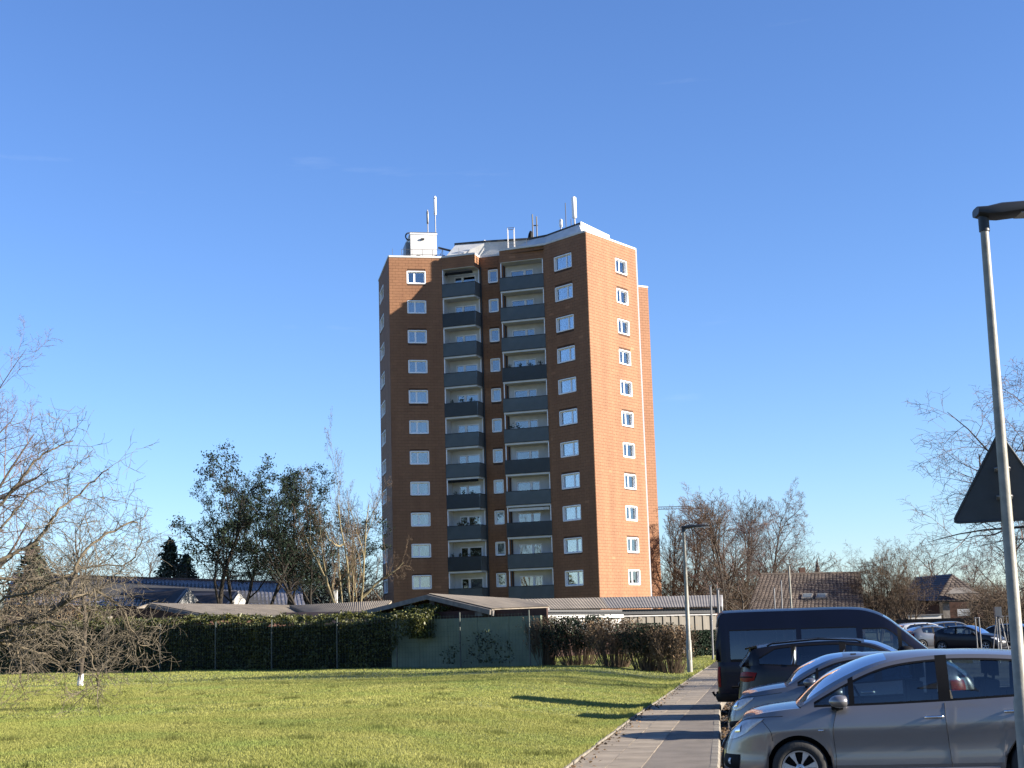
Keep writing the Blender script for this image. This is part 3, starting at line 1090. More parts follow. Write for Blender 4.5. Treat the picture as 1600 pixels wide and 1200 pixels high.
def railing(name, pts, h, label, m='metal'):
    pts = [np.array(p, float) for p in pts]
    r = thing(name, label, 'railing', pts[0])
    o = pts[0]
    mb = MB()
    for zz in (h, h * .55, .12):
        for a, b in zip(pts[:-1], pts[1:]):
            mb.tube([a - o + (0, 0, zz), b - o + (0, 0, zz)], .022, 5)
    part(r, 'rails', mb, MT[m])
    for a, b in zip(pts[:-1], pts[1:]):
        k = max(1, int(np.linalg.norm(b - a) / .9))
        for i in range(k + 1):
            p = a + (b - a) * i / k - o
            part(r, 'post', MB().tube([p, p + (0, 0, h)], .025, 5), MT[m])
    return r


y0 = np.array([*TP['A'], H + .0]) + dA * 1.0 - nA * 1.0
railing('roof_railing', [y0 + dA * .3, y0 + dA * 4.1, y0 + dA * 4.1 - nA * 2.2], 1.05, 'thin steel railing in front of the white roof hut')

# antennas -------------------------------------------------------------------------------------------------
def antenna(name, px, ybot, ytop, Y, label, cat, panel=None, r=.045, wide=.22, m='metal', pm='white2', base_z=None):
    a = at(px, ybot, Y); b = at(px, ytop, Y)
    zb = base_z if base_z is not None else a[2]
    root = thing(name, label, cat, (a[0], Y, zb))
    part(root, 'mast', MB().tube([(0, 0, 0), (0, 0, b[2] - zb)], r, 8), MT[m], True)
    if panel:
        z0 = at(px, panel[1], Y)[2] - zb; z1 = at(px, panel[0], Y)[2] - zb
        mb = MB()
        th_ = np.linspace(0, 2 * math.pi, 12, endpoint=False)
        ring = np.c_[np.cos(th_) * wide / 2, np.sin(th_) * wide * .35]
        P_ = [np.c_[ring * k, np.full(12, z)] for z, k in ((z0, .75), (z0 + .05, 1), (z1 - .05, 1), (z1, .75))]
        mb.grid(np.array(P_), wrap=True, flip=True)
        mb.add(P_[-1], [list(range(12))]); mb.add(P_[0], [list(range(12))[::-1]])
        part(root, 'antenna_panel', mb, MT[pm], 'auto')
        part(root, 'bracket', MB().box((0, 0, z0 + .1), (.1, .2, .08)).box((0, 0, z1 - .2), (.1, .2, .08)), MT['metaldk'])
    return root


zmr = z_t
YA = YM + 1.2
antenna('mobile_antenna', 680.5, 362, 306, YA, 'tall slim antenna on the white roof hut, taller of two', 'antenna', (307, 336), .05, .26, base_z=zmr)
antenna('mobile_antenna', 668.5, 362, 328, YA + .4, 'short dark antenna on the white roof hut, shorter of two', 'antenna', (330, 350), .05, .2, pm='metal', base_z=zmr)
Y9 = atz(905, 350.5, HT)[1]
antenna('mobile_antenna', 898, 352, 307, Y9 + 1.2, 'big white panel antenna at the peak of the right roof', 'antenna', (308, 341), .07, .42, base_z=HT + .16)
antenna('whip_antenna', 884.5, 352, 317, Y9 + 2.0, 'thin dark whip antenna left of the big white panel', 'antenna', None, .035, m='metaldk', base_z=HT + .16)
antenna('mobile_antenna', 876.5, 356, 342, Y9 + 2.2, 'stubby pale antenna left of the thin dark whip', 'antenna', (343, 355), .05, .3, base_z=HT + .16)
antenna('rod_antenna', 892.5, 352, 342, Y9 + 1.6, 'very short rod beside the big white panel antenna', 'antenna', None, .03, m='metaldk', base_z=HT + .16)
ar = thing('antenna_frame', 'dark ladder-like antenna frame at the middle of the roof', 'antenna', (at(836, 374, 131)[0], 131, HT + .16))
zt_ = at(833, 335, 131)[2] - HT - .16
hz = at(836, 352, 131)[2] - HT - .16
for dx, h_ in ((-.18, zt_), (.2, zt_ * .92)):
    part(ar, 'pole', MB().tube([(dx, 0, 0), (dx, 0, h_)], .07, 6), MT['metaldk'])
for zz in (hz * .3, hz * 1.0, zt_ * .6):
    part(ar, 'crossbar', MB().tube([(-.18, 0, zz), (.32, 0, zz)], .03, 6), MT['metaldk'])
cr = thing('covered_unit', 'black wrapped equipment beside the roof antenna frame', 'equipment', (at(830, 374, 131.5)[0] - .1, 131.5, HT + .16))
part(cr, 'cover', MB().tube([(0, 0, 0), (.02, 0, .5), (.05, 0, 1.0), (.08, 0, 1.25), (.09, 0, 1.32)], [.30, .27, .2, .12, .04], 9), MT['trim'], True)
# ladder with hoops at the parapet
lx = at(799, 388, 128.6)
ld = thing('roof_ladder', 'pale steel ladder frame standing behind the middle parapet', 'ladder', (lx[0], 128.6, H - .2))
hl = at(799, 356, 128.6)[2] - H + .2
for dx in (-.32, .32):
    part(ld, 'stile', MB().tube([(dx, 0, 0), (dx, 0, hl)], .03, 6), MT['metal'])
    part(ld, 'stile', MB().tube([(dx * .8, .6, 0), (dx * .8, .6, hl)], .03, 6), MT['metal'])
part(ld, 'top_bar', MB().tube([(-.32, 0, hl), (.32, 0, hl)], .03, 6).tube([(-.26, .6, hl), (.26, .6, hl)], .03, 6), MT['metal'])
for i in range(5):
    part(ld, 'rung', MB().tube([(-.32, 0, .3 + i * .3), (.32, 0, .3 + i * .3)], .018, 5), MT['metal'])
tp_ = thing('tarpaulin', 'blue covered object standing right of the white roof hut', 'tarpaulin', (at(693, 398, 131)[0], 131.2, H - .3))
part(tp_, 'cover', MB().tube([(0, 0, 0), (0, 0, .7), (.03, 0, 1.05), (.05, 0, 1.2)], [.3, .27, .18, .05], 9), MT['blue'], True)
a, b = at(685, 387, 132), at(709, 393, 131.5)
solo('roof_duct', MB().tube([a, b], .10, 7), MT['metaldk'], 'dark duct running from the roof hut to the attic', 'duct')
for px, sx, h_, lb in ((757, .25, .45, 'small white roof vent on the attic, left of the dark ones'), (767, .3, .3, 'dark low roof vent on the attic, left of its neighbour'), (773, .28, .35, 'dark low roof vent on the attic, right of its neighbour'), (805, .2, .28, 'tiny pale roof vent nearest the antenna frame')):
    p = at(px, 378, 131.5)
    v = thing('roof_vent', lb, 'vent', (p[0], 131.6, HT + .16), 0, 'vents on the attic roof')
    mk = MT['white2'] if 'white' in lb or 'pale' in lb else MT['trim']
    part(v, 'pipe', MB().tube([(0, 0, 0), (0, 0, h_)], sx * .4, 8), mk, True)
    part(v, 'cap', MB().tube([(0, 0, h_ + .002), (0, 0, h_ + .08), (0, 0, h_ + .14)], [sx * .62, sx * .6, sx * .1], 8), mk, True)
for px, py, hh, lb in ((587 + 26, 401, .8, 'thin lightning rod at the left corner of the roof'), (717, 400, .8, 'thin lightning rod above the left balconies'), (823, 386, .8, 'thin lightning rod above the right balconies')):
    p = atz(px, py, H + .17)
    solo('lightning_rod', MB().tube([p + (0, .15, -.0), p + (0, .15, hh)], .018, 5), MT['metal'], lb, 'lightning rod', 'lightning rods on the parapet')

# ================================================================== GARAGES BEHIND THE HEDGE
def corr(a0, a1, b0, b1, pitch, amp, th=.05, mkt=None):
    """corrugated sheet between edge a0->a1 (top) and b0->b1 (bottom)"""
    a0, a1, b0, b1 = [np.array(x, float) for x in (a0, a1, b0, b1)]
    Lx = np.linalg.norm(a1 - a0)
    n_ = max(8, int(Lx / pitch * 6))
    t = np.linspace(0, 1, n_)
    nr = np.cross(a1 - a0, a0 - b0); nr /= np.linalg.norm(nr)
    if nr[2] < 0: nr = -nr
    wv = np.sin(t * Lx / pitch * 2 * math.pi) * amp
    P_ = np.stack([a0 + (a1 - a0) * t[:, None] + nr * wv[:, None], b0 + (b1 - b0) * t[:, None] + nr * wv[:, None]])
    mb = MB().grid(P_, flip=False)
    mb.grid(P_ - nr * th)
    return mb


def roof_sheet(root, ridge0, ridge1, eave0, eave1):
    up = np.array([0, 0, .035])
    part(root, 'roof_sheet', corr(ridge0 + up, ridge1 + up, eave0 + up, eave1 + up, .18, .012, .02), MT['roofbeige'], world=True, smooth=True)


def rafter(mb, a, b, w, h):
    a = np.array(a, float); b = np.array(b, float)
    d = b - a; L = np.linalg.norm(d); d /= L
    s = np.cross(d, (0, 0, 1)); s /= np.linalg.norm(s)
    u = np.cross(s, d)
    mb.box((a + b) / 2 - u * h / 2, (L, w, h), np.array([d, s, u]))


# 1: left gabled garage
pk = at(232, 943, 90); lf = at(168, 964, 86.5); rt = at(322, 960.5, 85); pk2 = at(452, 946, 107); rt2 = at(488, 962.5, 103)
lf2 = pk2 + (lf - pk)
g1 = thing('garage', 'low brown garage with pale gable roof, leftmost behind the hedge', 'garage', (pk[0], pk[1], 0), 0, 'garages behind the hedge')
part(g1, 'roof', MB().slab([pk, rt, rt2, pk2], .12), MT['roofbeige'], world=True)
roof_sheet(g1, pk, pk2, rt, rt2)
part(g1, 'roof', MB().slab([lf, pk, pk2, lf2], .12), MT['roofbeige'], world=True)
mb = MB()
o_ = np.array([0, -.12, -.03])
rafter(mb, pk + o_, rt + o_, .08, .22); rafter(mb, lf + o_, pk + o_, .08, .22)
part(g1, 'barge_board', mb, MT['fascia'], world=True)
ins = np.array([.0, .35, -.15])
def gable_boards(root, l, p, r, zb, m, w=.16):
    """vertical boards filling a gable"""
    l, p, r = [np.array(x, float) for x in (l, p, r)]
    d = (r - l); d[2] = 0; L = np.linalg.norm(d); d /= L
    n = np.array([d[1], -d[0], 0])
    up = (p - l) @ d
    k = int(L / w)
    for i in range(k):
        u = (i + .5) * L / k
        z = l[2] + (p[2] - l[2]) * (u / up) if u < up else p[2] + (r[2] - p[2]) * ((u - up) / (L - up))
        c = np.array([l[0], l[1], 0]) + d * u
        bm_ = MB().box((*c[:2], (zb + z) / 2), (L / k - .012, .03, z - zb), np.array([d, n, (0, 0, 1)]), tint=rng.random())
        part(root, 'board', bm_, m, world=True)
mb = MB(); rafter(mb, rt + np.array([.03, -.08, .0]), rt2 + np.array([.03, -.08, .0]), .06, .18)
part(g1, 'eave_board', mb, MT['roofdark'], world=True)
gable_boards(g1, lf + ins, pk + ins, rt + ins, 1.0, MT['boards'], .45)
e0 = rt + np.array([-.3, .5, -.3]); e1 = rt2 + np.array([-.3, 0, -.3])
part(g1, 'wall', MB().slab([e0, e1, (*e1[:2], 0), (*e0[:2], 0)], .15), MT['boards'], world=True)
# 2: flat sloped roof to its right
a0, a1, b0, b1 = at(452, 946.5, 105), at(612, 938.5, 101), at(489, 963, 99), at(594, 957.5, 96)
g2 = thing('garage', 'low garage with plain sloped beige roof and pink wall, second from left', 'garage', (b0[0], b0[1], 0), 0, 'garages behind the hedge')
part(g2, 'roof', MB().slab([a0, b0, b1, a1], .14), MT['roofbeige'], world=True)
roof_sheet(g2, a0, a1, b0, b1)
mb = MB(); rafter(mb, b0 + np.array([0, -.05, -.02]), b1 + np.array([0, -.05, -.02]), .06, .2)
part(g2, 'eave_board', mb, MT['roofdark'], world=True)
q0, q1 = at(395, 966, 99.5), at(600, 963, 96.6)
part(g2, 'wall', MB().slab([(*q0[:2], q0[2] + .35), (*q1[:2], q1[2] + .35), (*q1[:2], 0), (*q0[:2], 0)], .2), MT['pinkwall'], world=True)
# 3: middle gabled garage, in front
yF = atz(700, 1043, ZL)[1] + 1.8
pk = at(670, 928.5, yF); lf = at(572, 953.5, yF + 5); rt = at(769, 952, yF - 3.0); pk2 = at(812, 936.5, yF + 16); rt2 = at(858, 948, yF + 12)
lf = pk + (lf - pk)
g3 = thing('garage', 'wide low garage with dark timber gable, nearest in the middle', 'garage', (pk[0], pk[1], 0), 0, 'garages behind the hedge')
part(g3, 'roof', MB().slab([pk, rt, rt2, pk2], .10), MT['roofbeige'], world=True)
lf2 = pk2 + (lf - pk)
roof_sheet(g3, pk, pk2, rt, rt2)
part(g3, 'roof', MB().slab([lf, pk, pk2, lf2], .10), MT['roofbeige'], world=True)
mb = MB()
o_ = np.array([-.06, -.10, -.02])
rafter(mb, pk + o_, rt + o_, .08, .2); rafter(mb, lf + o_, pk + o_, .08, .2)
part(g3, 'barge_board', mb, MT['fascia'], world=True)
o_ = np.array([.02, -.25, .03])
mb = MB(); rafter(mb, rt + np.array([0, -.04, -.05]), rt2 + np.array([0, -.04, -.05]), .05, .22)
part(g3, 'eave_board', mb, MT['fascia'], world=True)
ins = np.array([.15, .7, -.12])
gable_boards(g3, lf + ins, pk + ins, rt + ins + np.array([-.2, 0, 0]), 2.0, MT['boards'], .28)
p_ = pk + np.array([.12, .25, -.12])
part(g3, 'king_post', MB().box(p_ - (0, 0, .45), (.22, .16, .75)), MT['fascia'], world=True)
mb = MB(); rafter(mb, lf + np.array([.6, .5, -.05]), rt + np.array([-.4, .5, -.10]), .1, .16)
part(g3, 'tie_beam', mb, MT['fascia'], world=True)
# green rear wall of the garages, right behind the mesh fence: concrete panels
w0 = FA + FD * np.linalg.norm(atz(612, 1044, ZL) - FA) - FN * .55
w1 = FB + FD * .2 - FN * .55
ztop = at(720, 966, w0[1] - 2)[2]
Lw = np.linalg.norm(w1 - w0)
k = 5
for i in range(k):
    a_ = w0 + (w1 - w0) * (i / k); b_ = w0 + (w1 - w0) * ((i + 1) / k)
    c_ = (a_ + b_) / 2
    part(g3, 'wall_panel', MB().box((*c_[:2], (ztop) / 2 + .05), (Lw / k - .015, .12, ztop - .1), np.array([FD, FN, (0, 0, 1)])), MT['greenwall'], world=True)
c_ = (w0 + w1) / 2 - FN * .45
part(g3, 'wall', MB().box((*c_[:2], (ztop + .3) / 2), (Lw, .1, ztop + .3), np.array([FD, FN, (0, 0, 1)])), MT['boards'], world=True)
# 4: long corrugated roof to the right
a0, a1, b0, b1 = at(796, 936.5, 92), at(1129, 929.5, 96), at(815, 952, 85), at(1129, 947.5, 90)
g4 = thing('garage', 'long garage row with grey corrugated roof in front of the tower', 'garage', (b0[0], b0[1], 0), 0, 'garages behind the hedge')
mid = .42
am, bm = a0 + (a1 - a0) * mid, b0 + (b1 - b0) * mid
part(g4, 'roof', corr(a0, am, b0, bm, .20, .012), MT['roofbeige'], world=True, smooth=True)
part(g4, 'roof', corr(am, a1, bm, b1, .20, .013), MT['roofgrey'], world=True, smooth=True)
mb = MB(); rafter(mb, b0 + np.array([0, .35, -.09]), b1 + np.array([0, .35, -.09]), .1, .3)
part(g4, 'eave_board', mb, MT['metaldk'], world=True)
part(g4, 'wall', MB().slab([b0 + (0, 1.6, -.1), b1 + (0, 1.6, -.1), (b1[0], b1[1] + 1.6, 0), (b0[0], b0[1] + 1.6, 0)], .15), MT['boards'], world=True)
part(g4, 'end_board', MB().slab([a1, b1, b1 - (0, 0, .35), a1 - (0, 0, .35)], .06), MT['white'], world=True)
# white-faced lean-to with bright coping
s0, s1 = at(836, 962, 74), at(966, 961, 78)
st = thing('shed', 'white wall with bright coping behind the clipped shrubs', 'shed', (s0[0], s0[1], 0))
zp_ = s0[2] - .95
part(st, 'wall', MB().slab([s0 - (0, 0, .16), s1 - (0, 0, .16), (*s1[:2], zp_), (*s0[:2], zp_)], .2), MT['white'], world=True)
part(st, 'shrub_shade_band', MB().slab([(s0[0], s0[1] - .04, zp_ - .003), (s1[0], s1[1] - .04, zp_ - .003), (s1[0], s1[1] - .04, 0), (s0[0], s0[1] - .04, 0)], .2), MT['boards'], world=True)  # dark band colours in the shrubs' shade low on the white wall
mb = MB(); rafter(mb, s0 + np.array([-.1, -.1, .02]), s1 + np.array([.1, -.1, .02]), .5, .16)
part(st, 'coping', mb, MT['white'], world=True)
mb = MB(); rafter(mb, s0 + np.array([-.1, .25, .28]), s1 + np.array([.1, .25, .28]), .4, .1)
part(st, 'gutter', mb, MT['metaldk'], world=True)
# beige trapezoid-sheet fence
s0, s1 = at(968, 963.5, 80), at(1119, 960.5, 84)
mb = MB()
Lf = np.linalg.norm((s1 - s0)[:2])
fw = thing('sheet_fence', 'beige ribbed metal fence right of the white shed', 'fence', (s0[0], s0[1], 0))
ns = int(Lf / .55)
for i in range(ns):
    a_ = s0 + (s1 - s0) * (i / ns); b_ = s0 + (s1 - s0) * ((i + 1) / ns)
    pr_ = [(0, 0), (.15, 0), (.25, -.07), (.6, -.07), (.7, 0), (1, 0)]
    P_ = np.zeros((2, 6, 3))
    for j, (u_, o2) in enumerate(pr_):
        q = a_ + (b_ - a_) * u_ + np.array([0, o2, 0])
        P_[0, j] = (q[0], q[1], 0); P_[1, j] = q
    part(fw, 'panel', MB().grid(P_, tint=rng.random()), MT['beige'], world=True)
mb = MB(); rafter(mb, s0 + np.array([0, -.04, .05]), s1 + np.array([0, -.04, .05]), .16, .06)
part(fw, 'top_rail', mb, MT['metal'], world=True)

# ================================================================== FENCE, HEDGE, SHRUBS
PLX = [(-110, 1054), (-25, 1053), (60, 1051), (140, 1049.5), (195, 1048.5), (278, 1047.5), (363, 1046.5), (449, 1045.5), (538, 1045), (629, 1044), (725, 1043), (829, 1042)]
fp = [FA + FD * ((atz(x, y, ZL) - FA) @ FD) for x, y in PLX]
fence = thing('mesh_fence', 'dark wire mesh fence with slim posts along hedge and garages', 'fence', (*fp[8][:2], ZL))
HP = 2.15
pm_ = MB().tube([(0, 0, -.2), (0, 0, HP + .1)], .035, 6).mesh('post', MT['postgreen'], True)
for p in fp:
    link('post', pm_, fence, tuple(p - fp[8] + np.array([0, 0, 0])))
for a_, b_ in zip(fp[:-1], fp[1:]):
    L = np.linalg.norm(b_ - a_)
    P0 = []; P1 = []
    nv = int(L / .16)
    for i in range(1, nv):
        q = a_ + (b_ - a_) * i / nv + FN * .03
        P0.append((q[0], q[1], ZL + .03)); P1.append((q[0], q[1], ZL + HP))
    for i in range(11):
        z = ZL + .05 + i * (HP - .1) / 10
        q0 = a_ + FN * .04; q1 = b_ + FN * .04
        P0.append((q0[0], q0[1], z)); P1.append((q1[0], q1[1], z))
    r_ = np.full(len(P0), .0035)
    part(fence, 'wire_panel', MB().segs(P0, P1, r_, r_, 3), MT['wire'], world=True, kind='stuff')


def hedge_leaves(u0, u1, dep, z0, ztop, dens, size, endround=False):
    """leaf points on front, top and ends of a clipped hedge along the fence line; ztop(u)"""
    out = []
    def wob(u, v):
        return .09 * np.sin(u * 2.3 + v * 1.1) + .06 * np.sin(u * 5.1 - v * 3.) + .05 * np.sin(v * 7 + u)
    n1 = int((u1 - u0) * 2.4 * dens * (1.5 if endround else 1.2))
    u = u0 + (u1 - u0) * rng.random(n1); v = rng.random(n1)
    zt = ztop(u)
    z = z0 + (zt - z0) * v
    o = -.22 + wob(u, z) - np.abs(rng.normal(size=n1)) * .06
    keep = np.ones(n1, bool)
    if endround:
        keep = z > z0 + (u - (u1 - 3.4)) / 3.4 * (zt - z0) * .8
    if endround:
        o = o + .5 * sstep(u, u1 - 2.6, u1 - .8)
    out.append((u[keep], o[keep], z[keep]))
    n2 = int((u1 - u0) * dep * dens * 2.6)
    u = u0 + (u1 - u0) * rng.random(n2); o = -.2 - dep * rng.random(n2)
    z = ztop(u) - .10 + .26 * np.clip((-o - .2) / .7, 0, 1) + wob(u, o * 3) * .7 + np.abs(rng.normal(size=n2)) * .07
    out.append((u, o, z))
    # right end
    n3 = int(2.0 * dep * dens * (5 if endround else 1.5))
    v = rng.random(n3); o = (.45 if endround else -.2) - dep * rng.random(n3)
    uu = u1 + .1 * rng.normal(size=n3) - (rng.random(n3) * .9 if endround else 0)
    z = z0 + (ztop(np.full(n3, u1)) - z0) * (v if not endround else .55 + .45 * v)
    out.append((uu, o, z))
    u, o, z = [np.concatenate([q[i] for q in out]) for i in range(3)]
    base_ = FA[None] + FD[None] * u[:, None] + FN[None] * o[:, None]
    return np.c_[base_[:, 0], base_[:, 1], z]


def u_at(px, py):
    return (atz(px, py, ZL) - FA) @ FD


uL, uM, uR, uE = u_at(-120, 1054), u_at(405, 1046), u_at(636, 1044), u_at(676, 1043.5)
zA = at(300, 974, FA[1] + FD[1] * u_at(300, 1047))[2]
zB = at(560, 969.5, FA[1] + FD[1] * u_at(560, 1045))[2]
h1 = thing('hedge', 'tall dense dark hedge with sunlit top behind the fence, left stretch', 'hedge', (*(FA + FD * (uL + uM) / 2)[:2], ZL), 0, 'clipped hedge along the fence')
part(h1, 'foliage', MB().leaves(hedge_leaves(uL, uM, 1.5, ZL, lambda u: np.full_like(u, zA) + .05 * np.sin(u), 210, .085), .11), MT['leaf'], world=True, kind='stuff')
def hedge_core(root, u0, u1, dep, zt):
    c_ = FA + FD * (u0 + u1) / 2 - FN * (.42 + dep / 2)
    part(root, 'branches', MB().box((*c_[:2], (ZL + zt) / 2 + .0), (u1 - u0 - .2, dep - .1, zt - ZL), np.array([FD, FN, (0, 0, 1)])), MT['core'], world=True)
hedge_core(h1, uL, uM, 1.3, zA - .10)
h2 = thing('hedge', 'tall dense dark hedge with brownish top, stretch overhanging at its right end', 'hedge', (*(FA + FD * (uM + uE) / 2)[:2], ZL), 0, 'clipped hedge along the fence')
part(h2, 'foliage', MB().leaves(hedge_leaves(uM, uE, 1.5, ZL, lambda u: np.full_like(u, zB) + .06 * np.sin(u * 1.7) + .25 * sstep(u, uR - 1.2, uE - .6), 210, .085, True), .11), MT['leaf'], world=True, kind='stuff')
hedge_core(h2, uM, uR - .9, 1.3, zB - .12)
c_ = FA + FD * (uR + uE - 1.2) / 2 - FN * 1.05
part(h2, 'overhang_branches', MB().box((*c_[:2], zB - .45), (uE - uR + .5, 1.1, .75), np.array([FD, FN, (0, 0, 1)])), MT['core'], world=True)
# brambles on the mesh fence
P_ = []
for k in range(26):
    u = u_at(700 + 90 * rng.random(), 1043); z = ZL + .2
    for i in range(22):
        P_.append(FA + FD * u + FN * (.08 + .04 * rng.normal()) + np.array([0, 0, z - ZL]))
        u += rng.normal() * .09 + .01 * (k % 3 - 1); z += .06 + .03 * rng.normal()
        if z > ZL + 1.5 * (1 - abs(u - u_at(755, 1043)) / 3.0) + .2: break
br = solo('climbing_plant', MB().leaves(np.array(P_), .11), MT['leafbush'], 'sparse creeper climbing the mesh fence before the green wall', 'plant')
br['kind'] = 'stuff'


# ---- branching
def grow(seed, height, r0, lv, trunk_frac=.3, spread=.9, nch=(9, 7, 6, 5), ratio=(.55, .5, .5, .5), wander=.12, up=.06, droop=0.0,
         lean=(0, 0), stems=1, minr=.008, seg_len=None, angle=(.9, .8, .8, .9), upright=0.0):
    """bare tree: returns list of (p0,p1,r0,r1,level) arrays"""
    g = np.random.default_rng(seed)
    S = []
    tips = []
    def branch(p, d, L, r, l):
        n = (8, 6, 4, 3, 2)[min(l, 4)]
        pts = [p]; rs = [r]
        for i in range(n):
            d = d + g.normal(size=3) * wander * (1 + .5 * l)
            d[2] += up * (1 - l * .1) - (droop * (i / n) * l * .5 if l >= 2 else 0)
            d = d / np.linalg.norm(d)
            p = p + d * L / n
            rr = max(r * (1 - .8 * (i + 1) / n), minr * .6)
            S.append((pts[-1], p, rs[-1], rr, l))
            pts.append(p); rs.append(rr)
        if l >= lv:
            tips.append(p); tips.append(pts[len(pts) // 2])
            return
        m = nch[min(l, len(nch) - 1)]
        t0 = trunk_frac if l == 0 else .18
        ph = g.random() * 6.28
        for k in range(m):
            t = t0 + (1 - t0) * (k + g.random() * .8) / m
            x = min(t * n, n - 1e-3); i = int(x); f = x - i
            q = pts[i] + (pts[i + 1] - pts[i]) * f
            dd = pts[i + 1] - pts[i]; dd = dd / np.linalg.norm(dd)
            ph += 2.4 + g.normal() * .4
            a = np.cross(dd, (0, 0, 1.0) if abs(dd[2]) < .95 else (1.0, 0, 0)); a /= np.linalg.norm(a)
            b = np.cross(dd, a)
            side = a * math.cos(ph) + b * math.sin(ph)
            an = angle[min(l, len(angle) - 1)] * spread * (.75 + .5 * g.random())
            nd = dd * math.cos(an) + side * math.sin(an)
            nd[2] += upright
            nd /= np.linalg.norm(nd)
            Lc = L * ratio[min(l, len(ratio) - 1)] * (1.15 - .55 * t if l == 0 else 1.1 - .5 * t) * (.8 + .4 * g.random())
            rc = max(rs[i] * (.5 + .15 * g.random()), minr)
            branch(q, nd, Lc, rc, l + 1)
    for s_ in range(stems):
        if stems == 1:
            d = np.array([lean[0], lean[1], 1.0])
            branch(np.zeros(3), d / np.linalg.norm(d), height * .82, r0, 0)
        else:
            a = 6.28 * s_ / stems + g.random()
            d = np.array([math.cos(a) * .28 + lean[0], math.sin(a) * .28 + lean[1], 1.0])
            branch(np.array([math.cos(a) * r0, math.sin(a) * r0, 0]), d / np.linalg.norm(d), height * .8 * (.75 + .3 * g.random()), r0 * .75, 0)
    return S, np.array(tips)


def tree_meshes(S, mt, mw, trunk_lv=1, k=1.0):
    P0 = np.array([s[0] for s in S]); P1 = np.array([s[1] for s in S])
    r0 = np.array([s[2] for s in S]); r1 = np.array([s[3] for s in S]); lv = np.array([s[4] for s in S])
    a = lv <= trunk_lv
    t = MB().segs(P0[a], P1[a], r0[a], r1[a], 7).mesh('trunk', mt, True)
    c = MB().segs(P0[~a], P1[~a], r0[~a], r1[~a], 3).mesh('crown', mw)
    return t, c


def make_tree(name, label, loc, tm, group=None, rz=0, sc_=1.0, leaves=None, cat='tree'):
    o = thing(name, label, cat, loc, rz, group)
    o.scale = (sc_, sc_, sc_) if np.isscalar(sc_) else sc_
    link('trunk', tm[0], o)
    link('crown', tm[1], o, kind='stuff')
    if leaves is not None:
        link('foliage', leaves, o, kind='stuff')
    return o


def base_at(px, Y, z=-.3):
    p = at(px, 960, Y)
    return (p[0], Y, z)


def height_for(px, py, Y, zb=-.3):
    return at(px, py, Y)[2] - zb


# shared tree kinds (unit: built 12 m tall, then scaled)
K_round = tree_meshes(grow(21, 12, .20, 4, .22, 1.0, (11, 7, 6, 5), (.62, .55, .5, .5), .10, .05, minr=.011)[0], MT['bark'], MT['twig'])
K_multi = tree_meshes(grow(22, 12, .16, 4, .2, .8, (9, 7, 6, 5), (.55, .5, .5, .5), .09, .07, stems=5, minr=.011)[0], MT['bark'], MT['twigbr'])
K_birch = tree_meshes(grow(23, 12, .17, 4, .25, .75, (14, 8, 6, 6), (.45, .5, .55, .6), .10, .06, droop=.28, minr=.010)[0], MT['bark'], MT['twigpu'])
K_tall = tree_meshes(grow(24, 12, .17, 4, .3, .55, (12, 8, 6, 5), (.5, .5, .5, .5), .10, .09, minr=.011)[0], MT['bark'], MT['twig'])
K_bushy = tree_meshes(grow(25, 6, .09, 3, .05, .9, (9, 8, 7, 5), (.7, .55, .5, .5), .12, .05, stems=7, minr=.010)[0], MT['bark'], MT['twigbr'])
S_, tips_ = grow(26, 12, .20, 4, .32, .8, (9, 6, 5, 4), (.5, .5, .5, .5), .13, .05, minr=.012)
K_leafy = tree_meshes(S_, MT['barkdk'], MT['barkdk'])
def tip_leaves(tips, per, sp, size, zmin, m, name='foliage'):
    tips = tips[tips[:, 2] > zmin]
    q = np.repeat(tips, per, 0) + rng.normal(size=(len(tips) * per, 3)) * np.array([sp, sp, sp * .6])
    return MB().leaves(q, size, asp=.55).mesh(name, m)
sel = tips_[rng.random(len(tips_)) < .58]
F_leafy = tip_leaves(sel, 5, .17, .135, 4.5, MT['leafdk'])
S_, tips_ = grow(27, 12, .16, 4, .38, .7, (8, 6, 5, 4), (.5, .5, .5, .5), .14, .06, minr=.012)
K_leafy2 = tree_meshes(S_, MT['barkdk'], MT['barkdk'])
sel = tips_[rng.random(len(tips_)) < .52]
F_leafy2 = tip_leaves(sel, 5, .16, .13, 5.0, MT['leafdk'])


def put(kind, name, label, px, ytop, Y, group, rz=0, wide=1.0, leaves=None, zb=-.3, unit=12.0):
    h = height_for(px, ytop, Y, zb)
    s = h / unit
    return make_tree(name, label, base_at(px, Y, zb), kind, group, rz, (s * wide, s * wide, s), leaves)


# dark leafy group left of the tower
grp = 'dark leafy trees left of the tower'
put(K_leafy, 'leafy_tree', 'dark broad-crowned leafy tree, leftmost and tallest of its row', 346, 706, 112, grp, .4, .95, F_leafy)
put(K_leafy2, 'leafy_tree', 'dark thin leafy tree just right of the tallest one', 380, 745, 114, grp, 2.0, .8, F_leafy2)
put(K_leafy2, 'leafy_tree', 'dark upright leafy tree in the middle of its row', 413, 722, 113, grp, 4.2, .85, F_leafy2)
put(K_leafy, 'leafy_tree', 'dark leafy tree with forked trunk, third from the bare pale tree', 452, 728, 116, grp, 3.4, .75, F_leafy)
put(K_leafy2, 'leafy_tree', 'dark low leafy tree beside the bare pale tree', 478, 770, 112, grp, 1.1, 1.0, F_leafy2)
put(K_leafy, 'leafy_tree', 'dark drooping leafy tree, rightmost of its row', 498, 778, 115, grp, 5.4, .75, F_leafy)
put(K_leafy2, 'leafy_tree', 'dark slim leafy tree filling the gap beside the tallest one', 366, 735, 118, grp, 5.0, .9, F_leafy2)
put(K_leafy, 'leafy_tree', 'dark leafy tree standing behind the forked one', 436, 735, 121, grp, 1.9, .8, F_leafy)
